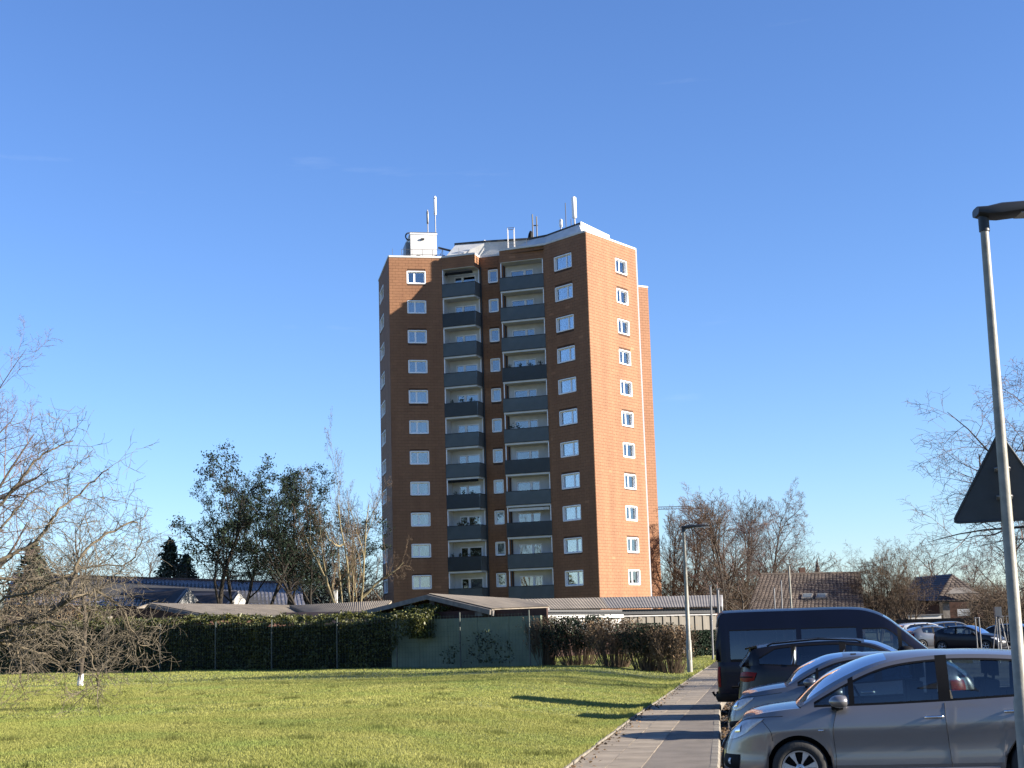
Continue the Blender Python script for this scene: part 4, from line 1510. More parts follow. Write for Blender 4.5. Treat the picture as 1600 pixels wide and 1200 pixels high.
put(K_leafy2, 'leafy_tree', 'dark short leafy tree nearest the foot of the bare pale tree', 518, 800, 118, grp, 3.0, 1.1, F_leafy2)
# bare pale tree at the tower's left edge
S_, _ = grow(33, 14, .36, 4, .22, .80, (6, 8, 7, 6), (.62, .45, .42, .45), .12, .07, stems=3, minr=.011)
K_pale = tree_meshes(S_, MT['barklt'], MT['twigbr'])
put(K_pale, 'bare_tree', 'tall bare tree with pale forked stems beside the tower', 546, 698, 108, None, 2.6, .42, unit=14 * .95)
# background bare trees, left
gl = 'bare trees in the left background'
for i, (kd, px, yt, Y, wd, lb) in enumerate([(K_round, 215, 842, 190, 1.1, 'far bare tree left of the dark conifer'), (K_bushy, 320, 880, 150, 1.3, 'brown thicket behind the tallest dark tree'),
        (K_bushy, 430, 868, 150, 1.4, 'brown thicket behind the middle of the dark trees'), (K_bushy, 520, 850, 140, 1.4, 'brown thicket between dark trees and pale tree'),
        (K_round, 40, 880, 170, 1.2, 'far bare tree low at the left edge of the view'), (K_round, 540, 800, 150, .9, 'thin far bare tree seen behind the pale tree')]):
    put(kd, 'bare_tree' if kd is K_round else 'thicket', lb, px, yt, Y, gl, i * 1.3, wd, unit=12 if kd is K_round else 6)
# conifer
def conifer(seed, h, r):
    g = np.random.default_rng(seed)
    P0 = []; P1 = []; L_ = []
    for z in np.arange(h * .08, h, .28):
        rr = r * (1 - z / h) ** .85 * (.8 + .35 * g.random())
        for k in range(9):
            a = g.random() * 6.28
            e = np.array([math.cos(a) * rr, math.sin(a) * rr, z - rr * .25 + .1 * g.normal()])
            P0.append((0, 0, z)); P1.append(e)
            for t in np.arange(.25, 1.0, .13):
                L_.append(np.array([0, 0, z]) * (1 - t) + e * t + g.normal(size=3) * .12)
                L_.append(np.array([0, 0, z]) * (1 - t) + e * t + g.normal(size=3) * .16)
    tr = MB().tube([(0, 0, 0), (0, 0, h * .5), (0, 0, h)], [.25, .14, .02], 8).mesh('trunk', MT['bark'], True)
    n_ = len(P0)
    cw = MB().segs(P0, P1, np.full(n_, .03), np.full(n_, .008)).mesh('crown', MT['barkdk'])
    return (tr, cw), MB().leaves(np.array(L_), .5, asp=.3).mesh('foliage', MT['needle'])
K_con, F_con = conifer(3, 10, 4.4)
put(K_con, 'conifer', 'dark green conifer behind the blue-tiled roofs', 265, 846, 150, 'conifers behind the left houses', 0, 1.15, F_con, unit=10)
put(K_con, 'conifer', 'smaller dark conifer just right of the larger one', 290, 868, 156, 'conifers behind the left houses', 2, 1.1, F_con, unit=10)
put(K_con, 'conifer', 'brownish conifer seen through the foreground branches', 50, 850, 130, 'conifers behind the left houses', 1, 1.3, F_con, unit=10)

# right background trees
gr = 'bare trees right of the tower'
for i, (kd, px, yt, Y, wd, lb) in enumerate([
    (K_tall, 1046, 800, 150, .9, 'thin bare tree closest to the right edge of the tower'), (K_tall, 1085, 788, 140, 1.0, 'bare upright tree right behind the small street lamp'),
    (K_round, 1100, 800, 160, .8, 'bare tree between the street lamp and the thick clump'), (K_tall, 1130, 775, 138, 1.1, 'dark bare tree with upright limbs left in the clump'),
    (K_birch, 1152, 762, 142, 1.1, 'tall bare birch at the centre of the clump'), (K_tall, 1175, 775, 150, 1.0, 'bare tree right of the central birch'),
    (K_birch, 1200, 760, 146, .85, 'leaning birch with drooping twigs at the right of the clump'), (K_round, 1196, 850, 135, 1.2, 'low brown round tree in front of the birches'),
    (K_round, 1165, 870, 120, 1.1, 'low pale twiggy tree behind the van roof'), (K_bushy, 1060, 880, 150, 1.5, 'brown thicket under the trees beside the tower'),
    (K_bushy, 1110, 872, 145, 1.5, 'brown thicket behind the corrugated garage end'), (K_bushy, 1215, 868, 150, 1.6, 'brown thicket left of the tiled roof'),
    (K_round, 1255, 838, 215, 1.0, 'far bare tree behind the left end of the brown roof'), (K_multi, 1372, 842, 128, 1.1, 'rounded multi-stemmed bare tree right of the brown roof'),
    (K_multi, 1418, 856, 126, .9, 'smaller multi-stemmed bare tree before the dark house'), (K_round, 1330, 868, 190, 1.0, 'far bare tree above the brown roof ridge'),
    (K_round, 1480, 846, 180, 1.3, 'far bare tree above the dark house roof'), (K_birch, 1512, 848, 150, 1.0, 'bare birch right of the dark house'),
    (K_round, 1575, 800, 120, 1.0, 'bare tree behind the lamp post foot'), (K_bushy, 1550, 900, 110, 1.3, 'brown thicket left of the lamp post'), (K_bushy, 1450, 890, 170, 1.5, 'brown thicket behind the dark house'),
    (K_round, 1620, 840, 140, 1.2, 'bare tree at the right edge beyond the car park')]):
    put(kd, 'bare_tree' if kd is not K_bushy else 'thicket', lb, px, yt, Y, gr, i * 1.7, wd, unit=6 if kd is K_bushy else 12)
# big drooping tree at the right edge, trunk outside
S_, _ = grow(41, 12, .26, 4, .26, 1.1, (14, 9, 8, 6), (.72, .5, .5, .55), .11, .03, droop=.22, minr=.008)
K_right = tree_meshes(S_, MT['bark'], MT['twigpu'])
put(K_right, 'bare_tree', 'large bare drooping tree reaching in behind the triangular sign', 1636, 600, 56, None, 2.2, 1.25, zb=-.15)
# left background big tree
S_, _ = grow(42, 14, .28, 4, .2, .95, (13, 8, 7, 6), (.60, .52, .5, .5), .11, .06, droop=.08, minr=.007)
K_left = tree_meshes(S_, MT['bark'], MT['twigpu'])
put(K_left, 'bare_tree', 'large bare tree with fine purple twigs at the left edge', -110, 545, 60, None, 1.0, .85, zb=ZL, unit=14)

# bare trees of the car park whose long shadows lie across the lawn
put(K_round, 'bare_tree', 'bare round car park tree standing beyond the right edge, nearer one', 800 + 2265 * 33 / 37, 90, 37, 'car park trees', 1.0, 1.0, zb=ZP)
put(K_tall, 'bare_tree', 'bare upright car park tree standing beyond the right edge, farther one', 800 + 2265 * 29 / 43, 190, 43, 'car park trees', 2.0, 1.2, zb=ZP)

# young tree with limewashed foot on the lawn
pb = atz(125, 1073, ZL)
S_, _ = grow(51, 7.4, .10, 4, .32, .9, (14, 7, 6, 4), (.5, .5, .5, .5), .08, .05, minr=.006)
K_young = tree_meshes(S_, MT['bark'], MT['twiglt'])
hy = height_for(160, 765, pb[1], ZL)
yt = make_tree('young_tree', 'slender young tree with limewashed trunk foot on the lawn', (pb[0], pb[1], ZL), K_young, None, .7, (hy / 7.4,) * 3)
yt.rotation_euler = (0, R(3.2), .7)
part(yt, 'limewash', MB().tube([(0, 0, -.1), (0, 0, .50)], [.125, .11], 8), MT['whitewash'], True)

# foreground fruit tree: limbs enter from the left; explicit limbs, grown twigs
def fruit_tree():
    g = np.random.default_rng(77)
    Y0 = 33.0
    S = []
    def twigs(p, d, L, r, l, lmax):
        n = 4 if l < 2 else 3
        pts = [p]
        for i in range(n):
            d = d + g.normal(size=3) * .25; d[2] += .03; d /= np.linalg.norm(d)
            q = p + d * L / n
            S.append((p, q, r * (1 - .7 * i / n), max(r * (1 - .7 * (i + 1) / n), .004), l))
            p = q; pts.append(p)
        if l >= lmax: return
        for k in range(5 if l < 3 else 3):
            t = .12 + .85 * g.random(); i = int(t * n); q = pts[i] + (pts[i + 1] - pts[i]) * (t * n - i)
            dd = pts[i + 1] - pts[i]; dd /= np.linalg.norm(dd)
            nd = dd * .55 + g.normal(size=3) * .62; nd /= np.linalg.norm(nd)
            twigs(q, nd, L * (.38 + .3 * g.random()), max(r * .55, .0055), l + 1, lmax)
    limbs = [  # pixel, pixel, depth offset, width
        ([(-160, 1010, 0), (-60, 990, -1), (20, 975, -1.5), (100, 943, -2), (120, 880, -2), (165, 835, -1.5), (215, 815, -1)], .10),
        ([(-160, 1010, 0), (-40, 900, 1), (50, 850, 1.5), (90, 800, 1.5), (125, 770, 2), (170, 733, 2)], .085),
        ([(-160, 1010, 0), (-60, 1005, 1), (0, 1003, .5), (60, 992, 0), (105, 1012, 0), (145, 1030, 0), (165, 1050, 0)], .075),
        ([(-60, 990, -1), (0, 985, -2), (22, 990, -2.2), (30, 1030, -2.3), (34, 1072, -2.4)], .06),
        ([(100, 943, -2), (140, 925, -1), (170, 935, -.5), (195, 960, -.5), (218, 1005, -.5), (240, 1008, -.3)], .05),
        ([(-160, 1010, 0), (-80, 860, 2), (-10, 800, 3), (40, 740, 3), (75, 705, 3.3), (112, 690, 3.6)], .08),
        ([(-40, 900, 1), (30, 905, 2), (90, 905, 2), (140, 885, 2.4), (200, 880, 2.6), (222, 845, 2.7)], .06),
        ([(0, 1003, .5), (60, 1020, 1.5), (110, 1035, 2), (160, 1010, 2.2), (190, 985, 2.3)], .05),
        ([(20, 975, -1.5), (80, 975, -2.6), (130, 1000, -3), (150, 1050, -3.1), (152, 1068, -3.1)], .045),
        ([(-60, 990, -1), (0, 940, -2.5), (50, 925, -3), (100, 905, -3.3), (150, 905, -3.4)], .055),
        ([(-100, 950, 1), (-20, 855, 2.5), (30, 790, 3), (62, 760, 3.2), (110, 745, 3.3)], .06),
    ]
    for pts, r in limbs:
        q = np.array([at(x, y, Y0 + dy) for x, y, dy in pts])
        q = cat_rom(q, 5 * len(q))
        q += g.normal(size=q.shape) * .02
        rr = np.linspace(r * .68, r * .17, len(q))
        if pts[0][0] == -160:
            rr[:3] = r * 1.3
        for i in range(len(q) - 1):
            S.append((q[i], q[i + 1], rr[i], rr[i + 1], 0))
            if q[i][0] / q[i][1] > -.42:
                for k in range(1 if g.random() < .85 else 0):
                    dd = q[i + 1] - q[i]; dd /= np.linalg.norm(dd)
                    nd = dd * .5 + g.normal(size=3) * .6; nd[2] += .08; nd /= np.linalg.norm(nd)
                    twigs(q[i] + (q[i + 1] - q[i]) * g.random(), nd, .55 + .75 * g.random(), max(rr[i] * .42, .009), 2, 4)
    b0 = at(-160, 1010, Y0)
    S.append((np.array([b0[0] - .1, b0[1], ZL - .1]), b0 * .5 + np.array([b0[0], b0[1], ZL]) * .5, .26, .2, 0))
    S.append((b0 * .5 + np.array([b0[0], b0[1], ZL]) * .5, b0, .2, .17, 0))
    off = np.array([b0[0] - .1, b0[1], ZL])
    S = [(a - off, b - off, r0, r1, l) for a, b, r0, r1, l in S]
    return S, off
S_, off_ = fruit_tree()
make_tree('fruit_tree', 'low spreading old fruit tree with pale lichen branches at left', off_, tree_meshes(S_, MT['barkfr'], MT['twiglt'], 0))

# green bush and brown thicket behind the left hedge end
def leaf_bush(name, label, px, ybot, ytop, Y, rx, mk, n=2500, size=.13, group=None, zb=None, twm='twigbr'):
    p = at(px, ybot, Y)
    zb = p[2] if zb is None else zb
    h = at(px, ytop, Y)[2] - zb
    o = thing(name, label, 'shrub', (p[0], Y, zb), 0, group)
    g = rng.normal(size=(n, 3)); g /= np.linalg.norm(g, axis=1)[:, None]
    rad = (.72 + .3 * rng.random(n)) * (1 + .16 * np.sin(g[:, 0] * 5 + 1) * np.sin(g[:, 2] * 6) + .1 * np.sin(g[:, 1] * 9))
    q = g * rad[:, None] * np.array([rx, rx * .8, h * .5]) + np.array([0, 0, h * .5])
    q = q[q[:, 2] > .03]
    part(o, 'foliage', MB().leaves(q, size), MT[mk], kind='stuff')
    k = 60
    a = rng.random(k) * 6.28; rr = np.sqrt(rng.random(k)) * rx * .8
    P1 = np.c_[np.cos(a) * rr, np.sin(a) * rr, h * (.55 + .35 * rng.random(k))]
    P0 = np.c_[P1[:, :2] * .15, np.zeros(k)]
    part(o, 'stems', MB().segs(P0, P1, np.full(k, .02), np.full(k, .008)), MT[twm], kind='stuff')
    return o

leaf_bush('bush', 'round green bush behind the left end of the hedge', 150, 975, 940, 88, 1.5, 'leaf', 2600, .14, zb=ZL)
leaf_bush('bush', 'brown leafless-looking bush at the far left behind the hedge', 60, 975, 905, 87, 3.6, 'leafbrown', 5000, .10, zb=ZL)

# clipped shrubs between fence and street lamp: twig bundles plus leaves
def twig_shrub(label, px, Y, wpx, ytop, mk_tw, mk_lf, nleaf, seed, flare=1.0, group='clipped shrubs right of the mesh fence', low=0.0):
    p = at(px, 1000, Y)
    zb = float(lawn_z(p[0], Y)) - .02
    h = at(px, ytop, Y)[2] - zb
    rx = wpx / 2 / FPX * Y
    o = thing('shrub', label, 'shrub', (p[0], Y, zb), 0, group)
    g = np.random.default_rng(seed)
    P0 = []; P1 = []; r0 = []; r1 = []; ends = []
    for k in range(150):
        a = g.random() * 6.28; q = math.sqrt(g.random())
        b = np.array([math.cos(a) * rx * .5 * q, math.sin(a) * rx * .4 * q, 0])
        e = np.array([math.cos(a) * rx * q * flare, math.sin(a) * rx * .8 * q, h * (1.0 - .10 * q * q - .45 * q * g.random() ** 2 - .06 * g.random())])
        m_ = (b + e) / 2 + np.array([0, 0, h * .1]) + g.normal(size=3) * .05
        m_[:2] = m_[:2] * 1.12
        pts = [b, (b + m_) / 2, m_, (m_ + e) / 2 + g.normal(size=3) * .03, e]
        for i in range(4):
            P0.append(pts[i]); P1.append(pts[i + 1]); r0.append(.012 - .002 * i); r1.append(.010 - .002 * i)
        for t in range(9):
            i = 1 + int(g.random() * 3); s_ = pts[i] + (pts[i + 1] - pts[i]) * g.random()
            d = g.normal(size=3) * .6; d[2] = abs(d[2]) + .5; d /= np.linalg.norm(d)
            e2 = s_ + d * (.18 + .3 * g.random())
            e2[2] = min(e2[2], h * (1 + .02 * g.normal()))
            P0.append(s_); P1.append(e2); r0.append(.006); r1.append(.004); ends.append(e2); ends.append((s_ + e2) / 2)
    part(o, 'twigs', MB().segs(P0, P1, r0, r1), MT[mk_tw], kind='stuff')
    ends = np.array(ends)
    ends = ends[ends[:, 2] > h * low]
    if nleaf:
        q = ends[g.integers(0, len(ends), nleaf)] + g.normal(size=(nleaf, 3)) * .10
        q[:, 2] = np.minimum(q[:, 2], h * 1.02)
        part(o, 'foliage', MB().leaves(q[q[:, 2] > .05], .085), MT[mk_lf], kind='stuff')
    return o

sY = [FB[1] + .6, FB[1] - .2, FB[1] - 2.0, FB[1] - 3.2, FB[1] - 3.8]
twig_shrub('sparse bare twiggy shrub before the white shed wall', 852, sY[0], 62, 964, 'twigbr', 'leafbrown', 500, 1)
twig_shrub('dense dark green shrub, largest of the clipped row', 902, sY[1], 100, 964, 'twigbr', 'leafdk', 6500, 2, 1.1)
twig_shrub('brown twiggy shrub narrowing to its foot', 958, sY[2], 92, 968, 'twigbr', 'leafbrown', 1800, 3, 1.1, low=.35)
twig_shrub('dark leafy shrub left of the lamp foot', 1010, sY[3], 76, 976, 'twigbr', 'leafdk', 4200, 4, 1.05)
twig_shrub('brown-topped shrub touching the small street lamp', 1046, sY[4], 74, 979, 'twigbr', 'leafbrown', 1700, 5, 1.1, low=.3)
# low dark hedge before the ribbed fence
p0, p1 = at(1075, 1015, 76), at(1124, 1013, 79)
lh = thing('low_hedge', 'low black-green hedge under the ribbed metal fence', 'hedge', (*p0[:2], 0))
n = 5000
t = rng.random(n); q = p0[None] + (p1 - p0)[None] * t[:, None]
zt_ = at(1095, 985, 77)[2]
part(lh, 'foliage', MB().leaves(np.c_[q[:, 0], q[:, 1] + rng.random(n) * .8, .2 + (zt_ - .2) * rng.random(n)], .12), MT['leafdk'], world=True, kind='stuff')

# ================================================================== HOUSES
def tiled(root, name, a0, a1, b0, b1, m, course, wt, th=.035, kind='stuff'):
    """roof plane from ridge a0->a1 down to eave b0->b1 with real overlapping tiles"""
    a0, a1, b0, b1 = [np.array(x, float) for x in (a0, a1, b0, b1)]
    base = part(root, name, MB().slab([a0, b0, b1, a1], .12), MT['roofdk'] if 'roofdk' in MT else MT['roofdark'], world=True)
    n = np.cross(b0 - a0, a1 - a0); n /= np.linalg.norm(n)
    if n[2] < 0: n = -n
    Ls = np.linalg.norm(b0 - a0); nr = max(1, int(Ls / course))
    C = []; V = []; T = []
    mbx = MB()
    for r_ in range(nr):
        f0 = r_ / nr; f1 = (r_ + 1.12) / nr
        l0 = a0 + (b0 - a0) * f0; r0 = a1 + (b1 - a1) * f0
        l1 = a0 + (b0 - a0) * f1; r1 = a1 + (b1 - a1) * f1
        Lr = np.linalg.norm(r1 - l1); k = max(1, int(Lr / wt))
        t = np.linspace(0, 1, k * 3 + 1)
        bump = np.tile([0, .05, .035], k + 1)[:len(t)]
        P_ = np.stack([l0 + (r0 - l0) * t[:, None] + n * (.01 + bump * .5)[:, None],
                       l1 + (r1 - l1) * t[:, None] + n * (.03 + bump)[:, None],
                       l1 + (r1 - l1) * t[:, None] + n * (.0 + bump)[:, None]])
        mbx.grid(P_, tint=np.tile(np.repeat(rng.random(k + 1), 3)[:len(t)], 3))
    link('roof_tiles', mbx.mesh('roof_tiles', m, False, tuple(root.location)), root, kind=kind)
    return base


# left: long low house, glazed roof, two white gabled dormers
Yh = 128
hl_ = thing('house', 'long low house with bluish glazed roof behind the garages', 'house', (at(290, 940, Yh)[0], Yh, 0))
a0, a1 = at(20, 898, Yh + 6), at(470, 912, Yh + 2)
b0, b1 = at(5, 945, Yh), at(478, 950, Yh - 4)
m0, m1 = a0 + (b0 - a0) * .38, a1 + (b1 - a1) * .38
tiled(hl_, 'roof', a0, a1, b0, b1, MT['roofblue'], .36, .35)
part(hl_, 'ridge', MB().tube([a0 + (0, 0, .05), a1 + (0, 0, .05)], .14, 6), MT['brick'], True, world=True)
part(hl_, 'wall', MB().slab([b0 + (0, .5, 0), b1 + (0, .5, 0), (b1[0], b1[1] + .5, 0), (b0[0], b0[1] + .5, 0)], .3), MT['brick'], world=True)
for px, py, hw in ((297, 921, 20), (375, 926, 19)):
    pk = at(px - 4, py, Yh - 4); l_ = at(px - 4 - hw, py + 25, Yh - 5.5); r_ = at(px - 4 + hw, py + 25, Yh - 3)
    dz = thing  # noqa
    fw_ = np.array([.25, -.45, 0])
    mb = MB().add([l_ + fw_, r_ + fw_, pk + fw_, l_, r_, pk], [[0, 1, 2], [0, 2, 5]]).add([l_ + fw_, r_ + fw_, r_, l_], [[0, 3, 2, 1]])
    d_ = part(hl_, 'dormer', mb, MT['gwhite'], world=True)
    mb = MB(); rafter(mb, pk + (0, -.1, .12), r_ + (0, -.1, .12), .25, .14); rafter(mb, l_ + (0, -.1, .12), pk + (0, -.1, .12), .25, .14)
    e = link('barge_board', mb.mesh('barge_board', MT['metal'], False, tuple(hl_.location)), d_)
    bk = np.array([-5.5, 3.0, .4])
    mb = MB().slab([pk + (0, -.1, .1), r_ + (0, -.1, .1), r_ + bk + (0, 0, .8), pk + bk], .1).slab([l_ + (0, -.1, .1), pk + (0, -.1, .1), pk + bk, l_ + bk + (0, 0, .8)], .1)
    link('dormer_roof', mb.mesh('dormer_roof', MT['roofdktile'], False, tuple(hl_.location)), d_)
# white marker post behind the garage
pp = at(524, 948, 116)
gp = thing('chimney', 'short white chimney with rusty side above the garage roof', 'chimney', (pp[0], 116, pp[2] - 1.5))
part(gp, 'stack', MB().box((0, 0, 1.4), (.34, .34, 2.8)), MT['white'])
part(gp, 'cap', MB().box((0, 0, 2.86), (.44, .44, .1)), MT['fascia'])

# right: brown tiled roof with two skylights
Yr = 125
a0, a1, b0, b1 = at(1188, 898.5, Yr + 6), at(1345, 895.5, Yr + 7), at(1168, 953, Yr - 1), at(1350, 951, Yr)
hr = thing('house', 'house with big brown tiled roof and two skylights behind the van', 'house', (b0[0], b0[1], ZP))
tiled(hr, 'roof', a0, a1, b0, b1, MT['rooftile'], .40, .33)
part(hr, 'ridge', MB().tube([a0 + (0, 0, .04), a1 + (0, 0, .04)], .13, 6), MT['rooftile'], True, world=True)
part(hr, 'wall', MB().slab([b0 + (0, .6, -.1), b1 + (0, .6, -.1), (b1[0], b1[1] + .6, ZP), (b0[0], b0[1] + .6, ZP)], .3), MT['brick'], world=True)
dn = (b0 - a0) / np.linalg.norm(b0 - a0); du = (a1 - a0) / np.linalg.norm(a1 - a0); nn = np.cross(dn, du); nn = nn if nn[2] > 0 else -nn
for px in (1254, 1275):
    t_ = (px - 1172) / 170; c_ = b0 + (b1 - b0) * t_; c_ = c_ - dn * 2.6
    s_ = part(hr, 'skylight', MB().box(c_ + nn * .14, (.95, 1.1, .14), np.array([du, dn, nn])), MT['fascia'], world=True)
    link('pane', MB().box(c_ + nn * .225, (.72, .85, .03), np.array([du, dn, nn])).mesh('pane', MT['rail'], False, tuple(hr.location)), s_)
part(hr, 'chimney', MB().box(a0 + (a1 - a0) * .42 + (0, .2, .2), (.5, .5, .8)), MT['brick'], world=True)
sp = at(1278, 897, 300)
ch = thing('distant_tower', 'tiny dark spire far off above the brown roof', 'tower', (sp[0], 300, 0))
h_ = at(1278, 873, 300)[2]
part(ch, 'shaft', MB().tube([(0, 0, 0), (0, 0, h_ * .86), (0, 0, h_)], [.55, .5, .06], 8), MT['roofdktile'], True)

# right: dark house with hipped striped gable
Yd = 135
rg = at(1487, 897, Yd + 2); e_l = at(1462, 939, Yd - 2); e_r = at(1546, 938, Yd - 2); rgb = at(1432, 902, Yd + 16); elb = at(1405, 938, Yd + 12)
hd = thing('house', 'dark-roofed house with striped front hip and deep shaded porch', 'house', (e_l[0], e_l[1], ZP))
rp_ = at(1496, 899, Yd + 1)
top0 = rg; 
tiled(hd, 'roof', rg + (0, 0, 0), rg + (.05, 0, 0), e_l, e_r, MT['rooftile'], .45, .42)
tiled(hd, 'roof', rgb, rg, elb, e_l, MT['roofdktile'], .45, .42)
wl0, wl1 = e_l + (1.0, .9, -.05), e_r + (-1.0, .9, -.05)
part(hd, 'wall', MB().slab([wl0 + (0, 3, 0), wl1 + (0, 3, 0), (wl1[0], wl1[1] + 3, ZP), (wl0[0], wl0[1] + 3, ZP)], .3), MT['boards'], world=True)
part(hd, 'side_wall', MB().slab([elb + (.6, 0, -.1), e_l + (.6, 0, -.1), (e_l[0] + .6, e_l[1], ZP), (elb[0] + .6, elb[1], ZP)], .3), MT['stonewall'], world=True)
for x_ in (wl0[0] - .3, wl1[0]):
    part(hd, 'porch_pier', MB().box((x_ + .3, wl0[1] - .2, (wl0[2] + ZP) / 2), (.7, .5, wl0[2] - ZP)), MT['fascia'] if x_ < wl0[0] else MT['boards'], world=True)
q = at(1506, 957, Yd - 3)
part(hd, 'balcony_panel', MB().box(q, (1.15, .1, .62)), MT['whitep'], world=True)
q = at(1500, 922, Yd - 2.4)
part(hd, 'hood', MB().slab([q + (-1.3, 0, -.3), q + (1.6, 0, -.3), q + (.7, .6, .25), q + (-.3, .6, .25)], .08), MT['fascia'], world=True)
# low white shed left of it
q = at(1440, 962, 130)
sd = thing('shed', 'low flat white shed left of the dark house', 'shed', (q[0], 130, ZP))
part(sd, 'wall', MB().box((0, 0, (q[2] - ZP) / 2), (2.9, 2, q[2] - ZP)), MT['white'])
part(sd, 'roof', MB().box((0, 0, q[2] - ZP + .06), (3.1, 2.2, .1)), MT['metal'])
# old dark wall across the back of the car park
a_, b_ = at(1400, 968, 124), at(1640, 962, 118)
wl = thing('garden_wall', 'long dark brown wall at the back of the car park', 'wall', (*a_[:2], ZP))
k = 16
for i in range(k):
    u = a_ + (b_ - a_) * i / k; v = a_ + (b_ - a_) * (i + 1) / k; c_ = (u + v) / 2
    dd = (v - u); L = np.linalg.norm(dd); dd /= L
    part(wl, 'panel', MB().box((c_[0], c_[1], (c_[2] + ZP) / 2), (L - .02, .18, c_[2] - ZP), np.array([dd, np.cross((0, 0, 1), dd), (0, 0, 1)])), MT['stonewall'], world=True)
for px, wpx, lb in ((1491, 22, 'left of the two round straw-coloured bushes by the wall'), (1517, 26, 'right of the two round straw-coloured bushes by the wall')):
    leaf_bush('dry_bush', lb, px, 990, 972.5, 112, wpx / 2 / FPX * 112, 'dryshrub', 1500, .12, 'straw bushes by the car park wall', zb=ZP)
mb = MB(); q0, q1 = at(1530, 992, 108), at(1660, 985, 106)
mb.quad((q0[0], 103, ZP + .03), (q1[0], 103, ZP + .03), (q1[0], 116, ZP + .05), (q0[0], 116, ZP + .05))
solo('verge', mb, MT['soil'], kind='structure')
leaf_bush('bush', 'reddish dark bush behind the hoop barrier', 1566, 1003, 983, 96, 1.6, 'leafdk', 1800, .12, zb=ZP)
# far woods closing the horizon, both sides
for k, (x0, x1, Y, yt, lb) in enumerate([(-200, 640, 210, 905, 'far brown wood low behind the left houses'), (1020, 1700, 230, 893, 'far brown wood low behind the right houses')]):
    p0, p1 = at(x0, 960, Y), at(x1, 950, Y)
    h = at((x0 + x1) / 2, yt, Y)[2]
    n_ = 14000
    t = rng.random(n_); bx = p0[0] + (p1[0] - p0[0]) * t; by = Y + rng.random(n_) * 25
    hh = h * (.55 + .25 * np.sin(bx * .21) * np.sin(bx * .53 + 1) + .25 * rng.random(n_))
    zb = -.3 + hh * .45 * rng.random(n_)
    P0 = np.c_[bx, by, zb]; P1 = np.c_[bx + rng.normal(size=n_) * .8, by, zb + (hh - zb) * (.3 + .7 * rng.random(n_))]
    solo('far_wood', MB().segs(P0, P1, np.full(n_, .05), np.full(n_, .015)), MT['twigbr'], lb, 'wood', kind='stuff')

# crane jib far off
cj = thing('crane_jib', 'thin far crane jib just right of the tower', 'crane', tuple(at(1000, 796, 320)))
j0, j1 = at(985, 797, 320), at(1116, 793.5, 330)
o_ = np.array(cj.location)
up = np.array([0, 0, .55])
part(cj, 'chord', MB().tube([j0 - o_, j1 - o_], .08, 5), MT['metaldk'])
part(cj, 'chord', MB().tube([j0 - o_ + up, j0 + (j1 - j0) * .7 - o_ + up * .9], .08, 5), MT['metaldk'])
P0 = []; P1 = []
for i in range(36):
    P0.append(j0 + (j1 - j0) * i / 50 - o_); P1.append(j0 + (j1 - j0) * (i + .5) / 50 - o_ + up)
part(cj, 'lattice', MB().segs(P0, P1, np.full(36, .04), np.full(36, .04)), MT['metaldk'], kind='stuff')
part(cj, 'tower_mast', MB().box(at(990, 797, 320) - o_ - (0, 0, 12), (1.2, 1.2, 26)), MT['metaldk'])

# ================================================================== LAMPS, SIGN, POLES
def lamp_post(name, label, px_top, y_top, Y, zb, r0, r1, arm, group, px_base=None, head_px=None):
    t = at(px_top, y_top, Y)
    b = np.array([t[0] if px_base is None else at(px_base[0], px_base[1], Y)[0], Y, zb])
    o = thing(name, label, 'street lamp', b, 0, group)
    h = t[2] - zb
    dx = t[0] - b[0]
    P = [(dx * s, 0, h * s) for s in (0, .22, .225, .6, 1)]
    part(o, 'pole', MB().tube(P, [r0, r0, r0 * .82, (r0 * .82 + r1) / 2, r1], 20), MT['greypost'], 'auto')
    part(o, 'door', MB().box((dx * .1 - .0, -r0, h * .12), (.08, .02, .35)), MT['greypost'])
    part(o, 'collar', MB().tube([(dx, 0, h - .06), (dx, 0, h + .10)], [r1 * 1.3, r1 * 1.3], 16), MT['lampgrey'], 'auto')
    # lantern: flat tapered housing
    prof = [(-.07, .00, .10, .06), (.02, -.01, .12, .075), (.15, .0, .14, .10), (.35, .015, .16, .085), (arm * .6, .03, .17, .06), (arm - .06, .045, .14, .045), (arm, .05, .08, .03)]
    rows = []
    for (x, zc, wy, hz_) in prof:
        a = np.linspace(0, 2 * math.pi, 14, endpoint=False)
        yy = np.sign(np.cos(a)) * np.abs(np.cos(a)) ** .6 * wy
        zz = np.sign(np.sin(a)) * np.abs(np.sin(a)) ** .6 * hz_
        rows.append(np.c_[np.full(14, dx + x), yy, h + .13 + zc + zz * .68])
    mb = MB().grid(np.array(rows), wrap=True)
    mb.add(rows[0], [list(range(14))]); mb.add(rows[-1], [list(range(14))[::-1]])
    hd_ = part(o, 'lantern', mb, MT['lampgrey'], 'auto')
    link('lens', MB().box((dx + arm * .68, 0, h + .10), (arm * .5, .22, .03)).mesh('lens', MT['lensgrey']), hd_)
    return o


LY = 13.3
lamp = lamp_post('street_lamp', 'tall grey street lamp with triangular sign, nearest at right', 1537.5, 352, LY, ZP, .072, .038, .75, 'grey street lamps', (1621, 1400))
lamp_post('street_lamp', 'small grey street lamp standing beside the clipped shrubs', 1068, 829, 53, .15, .10, .055, .95, 'grey street lamps', (1078, 1046))
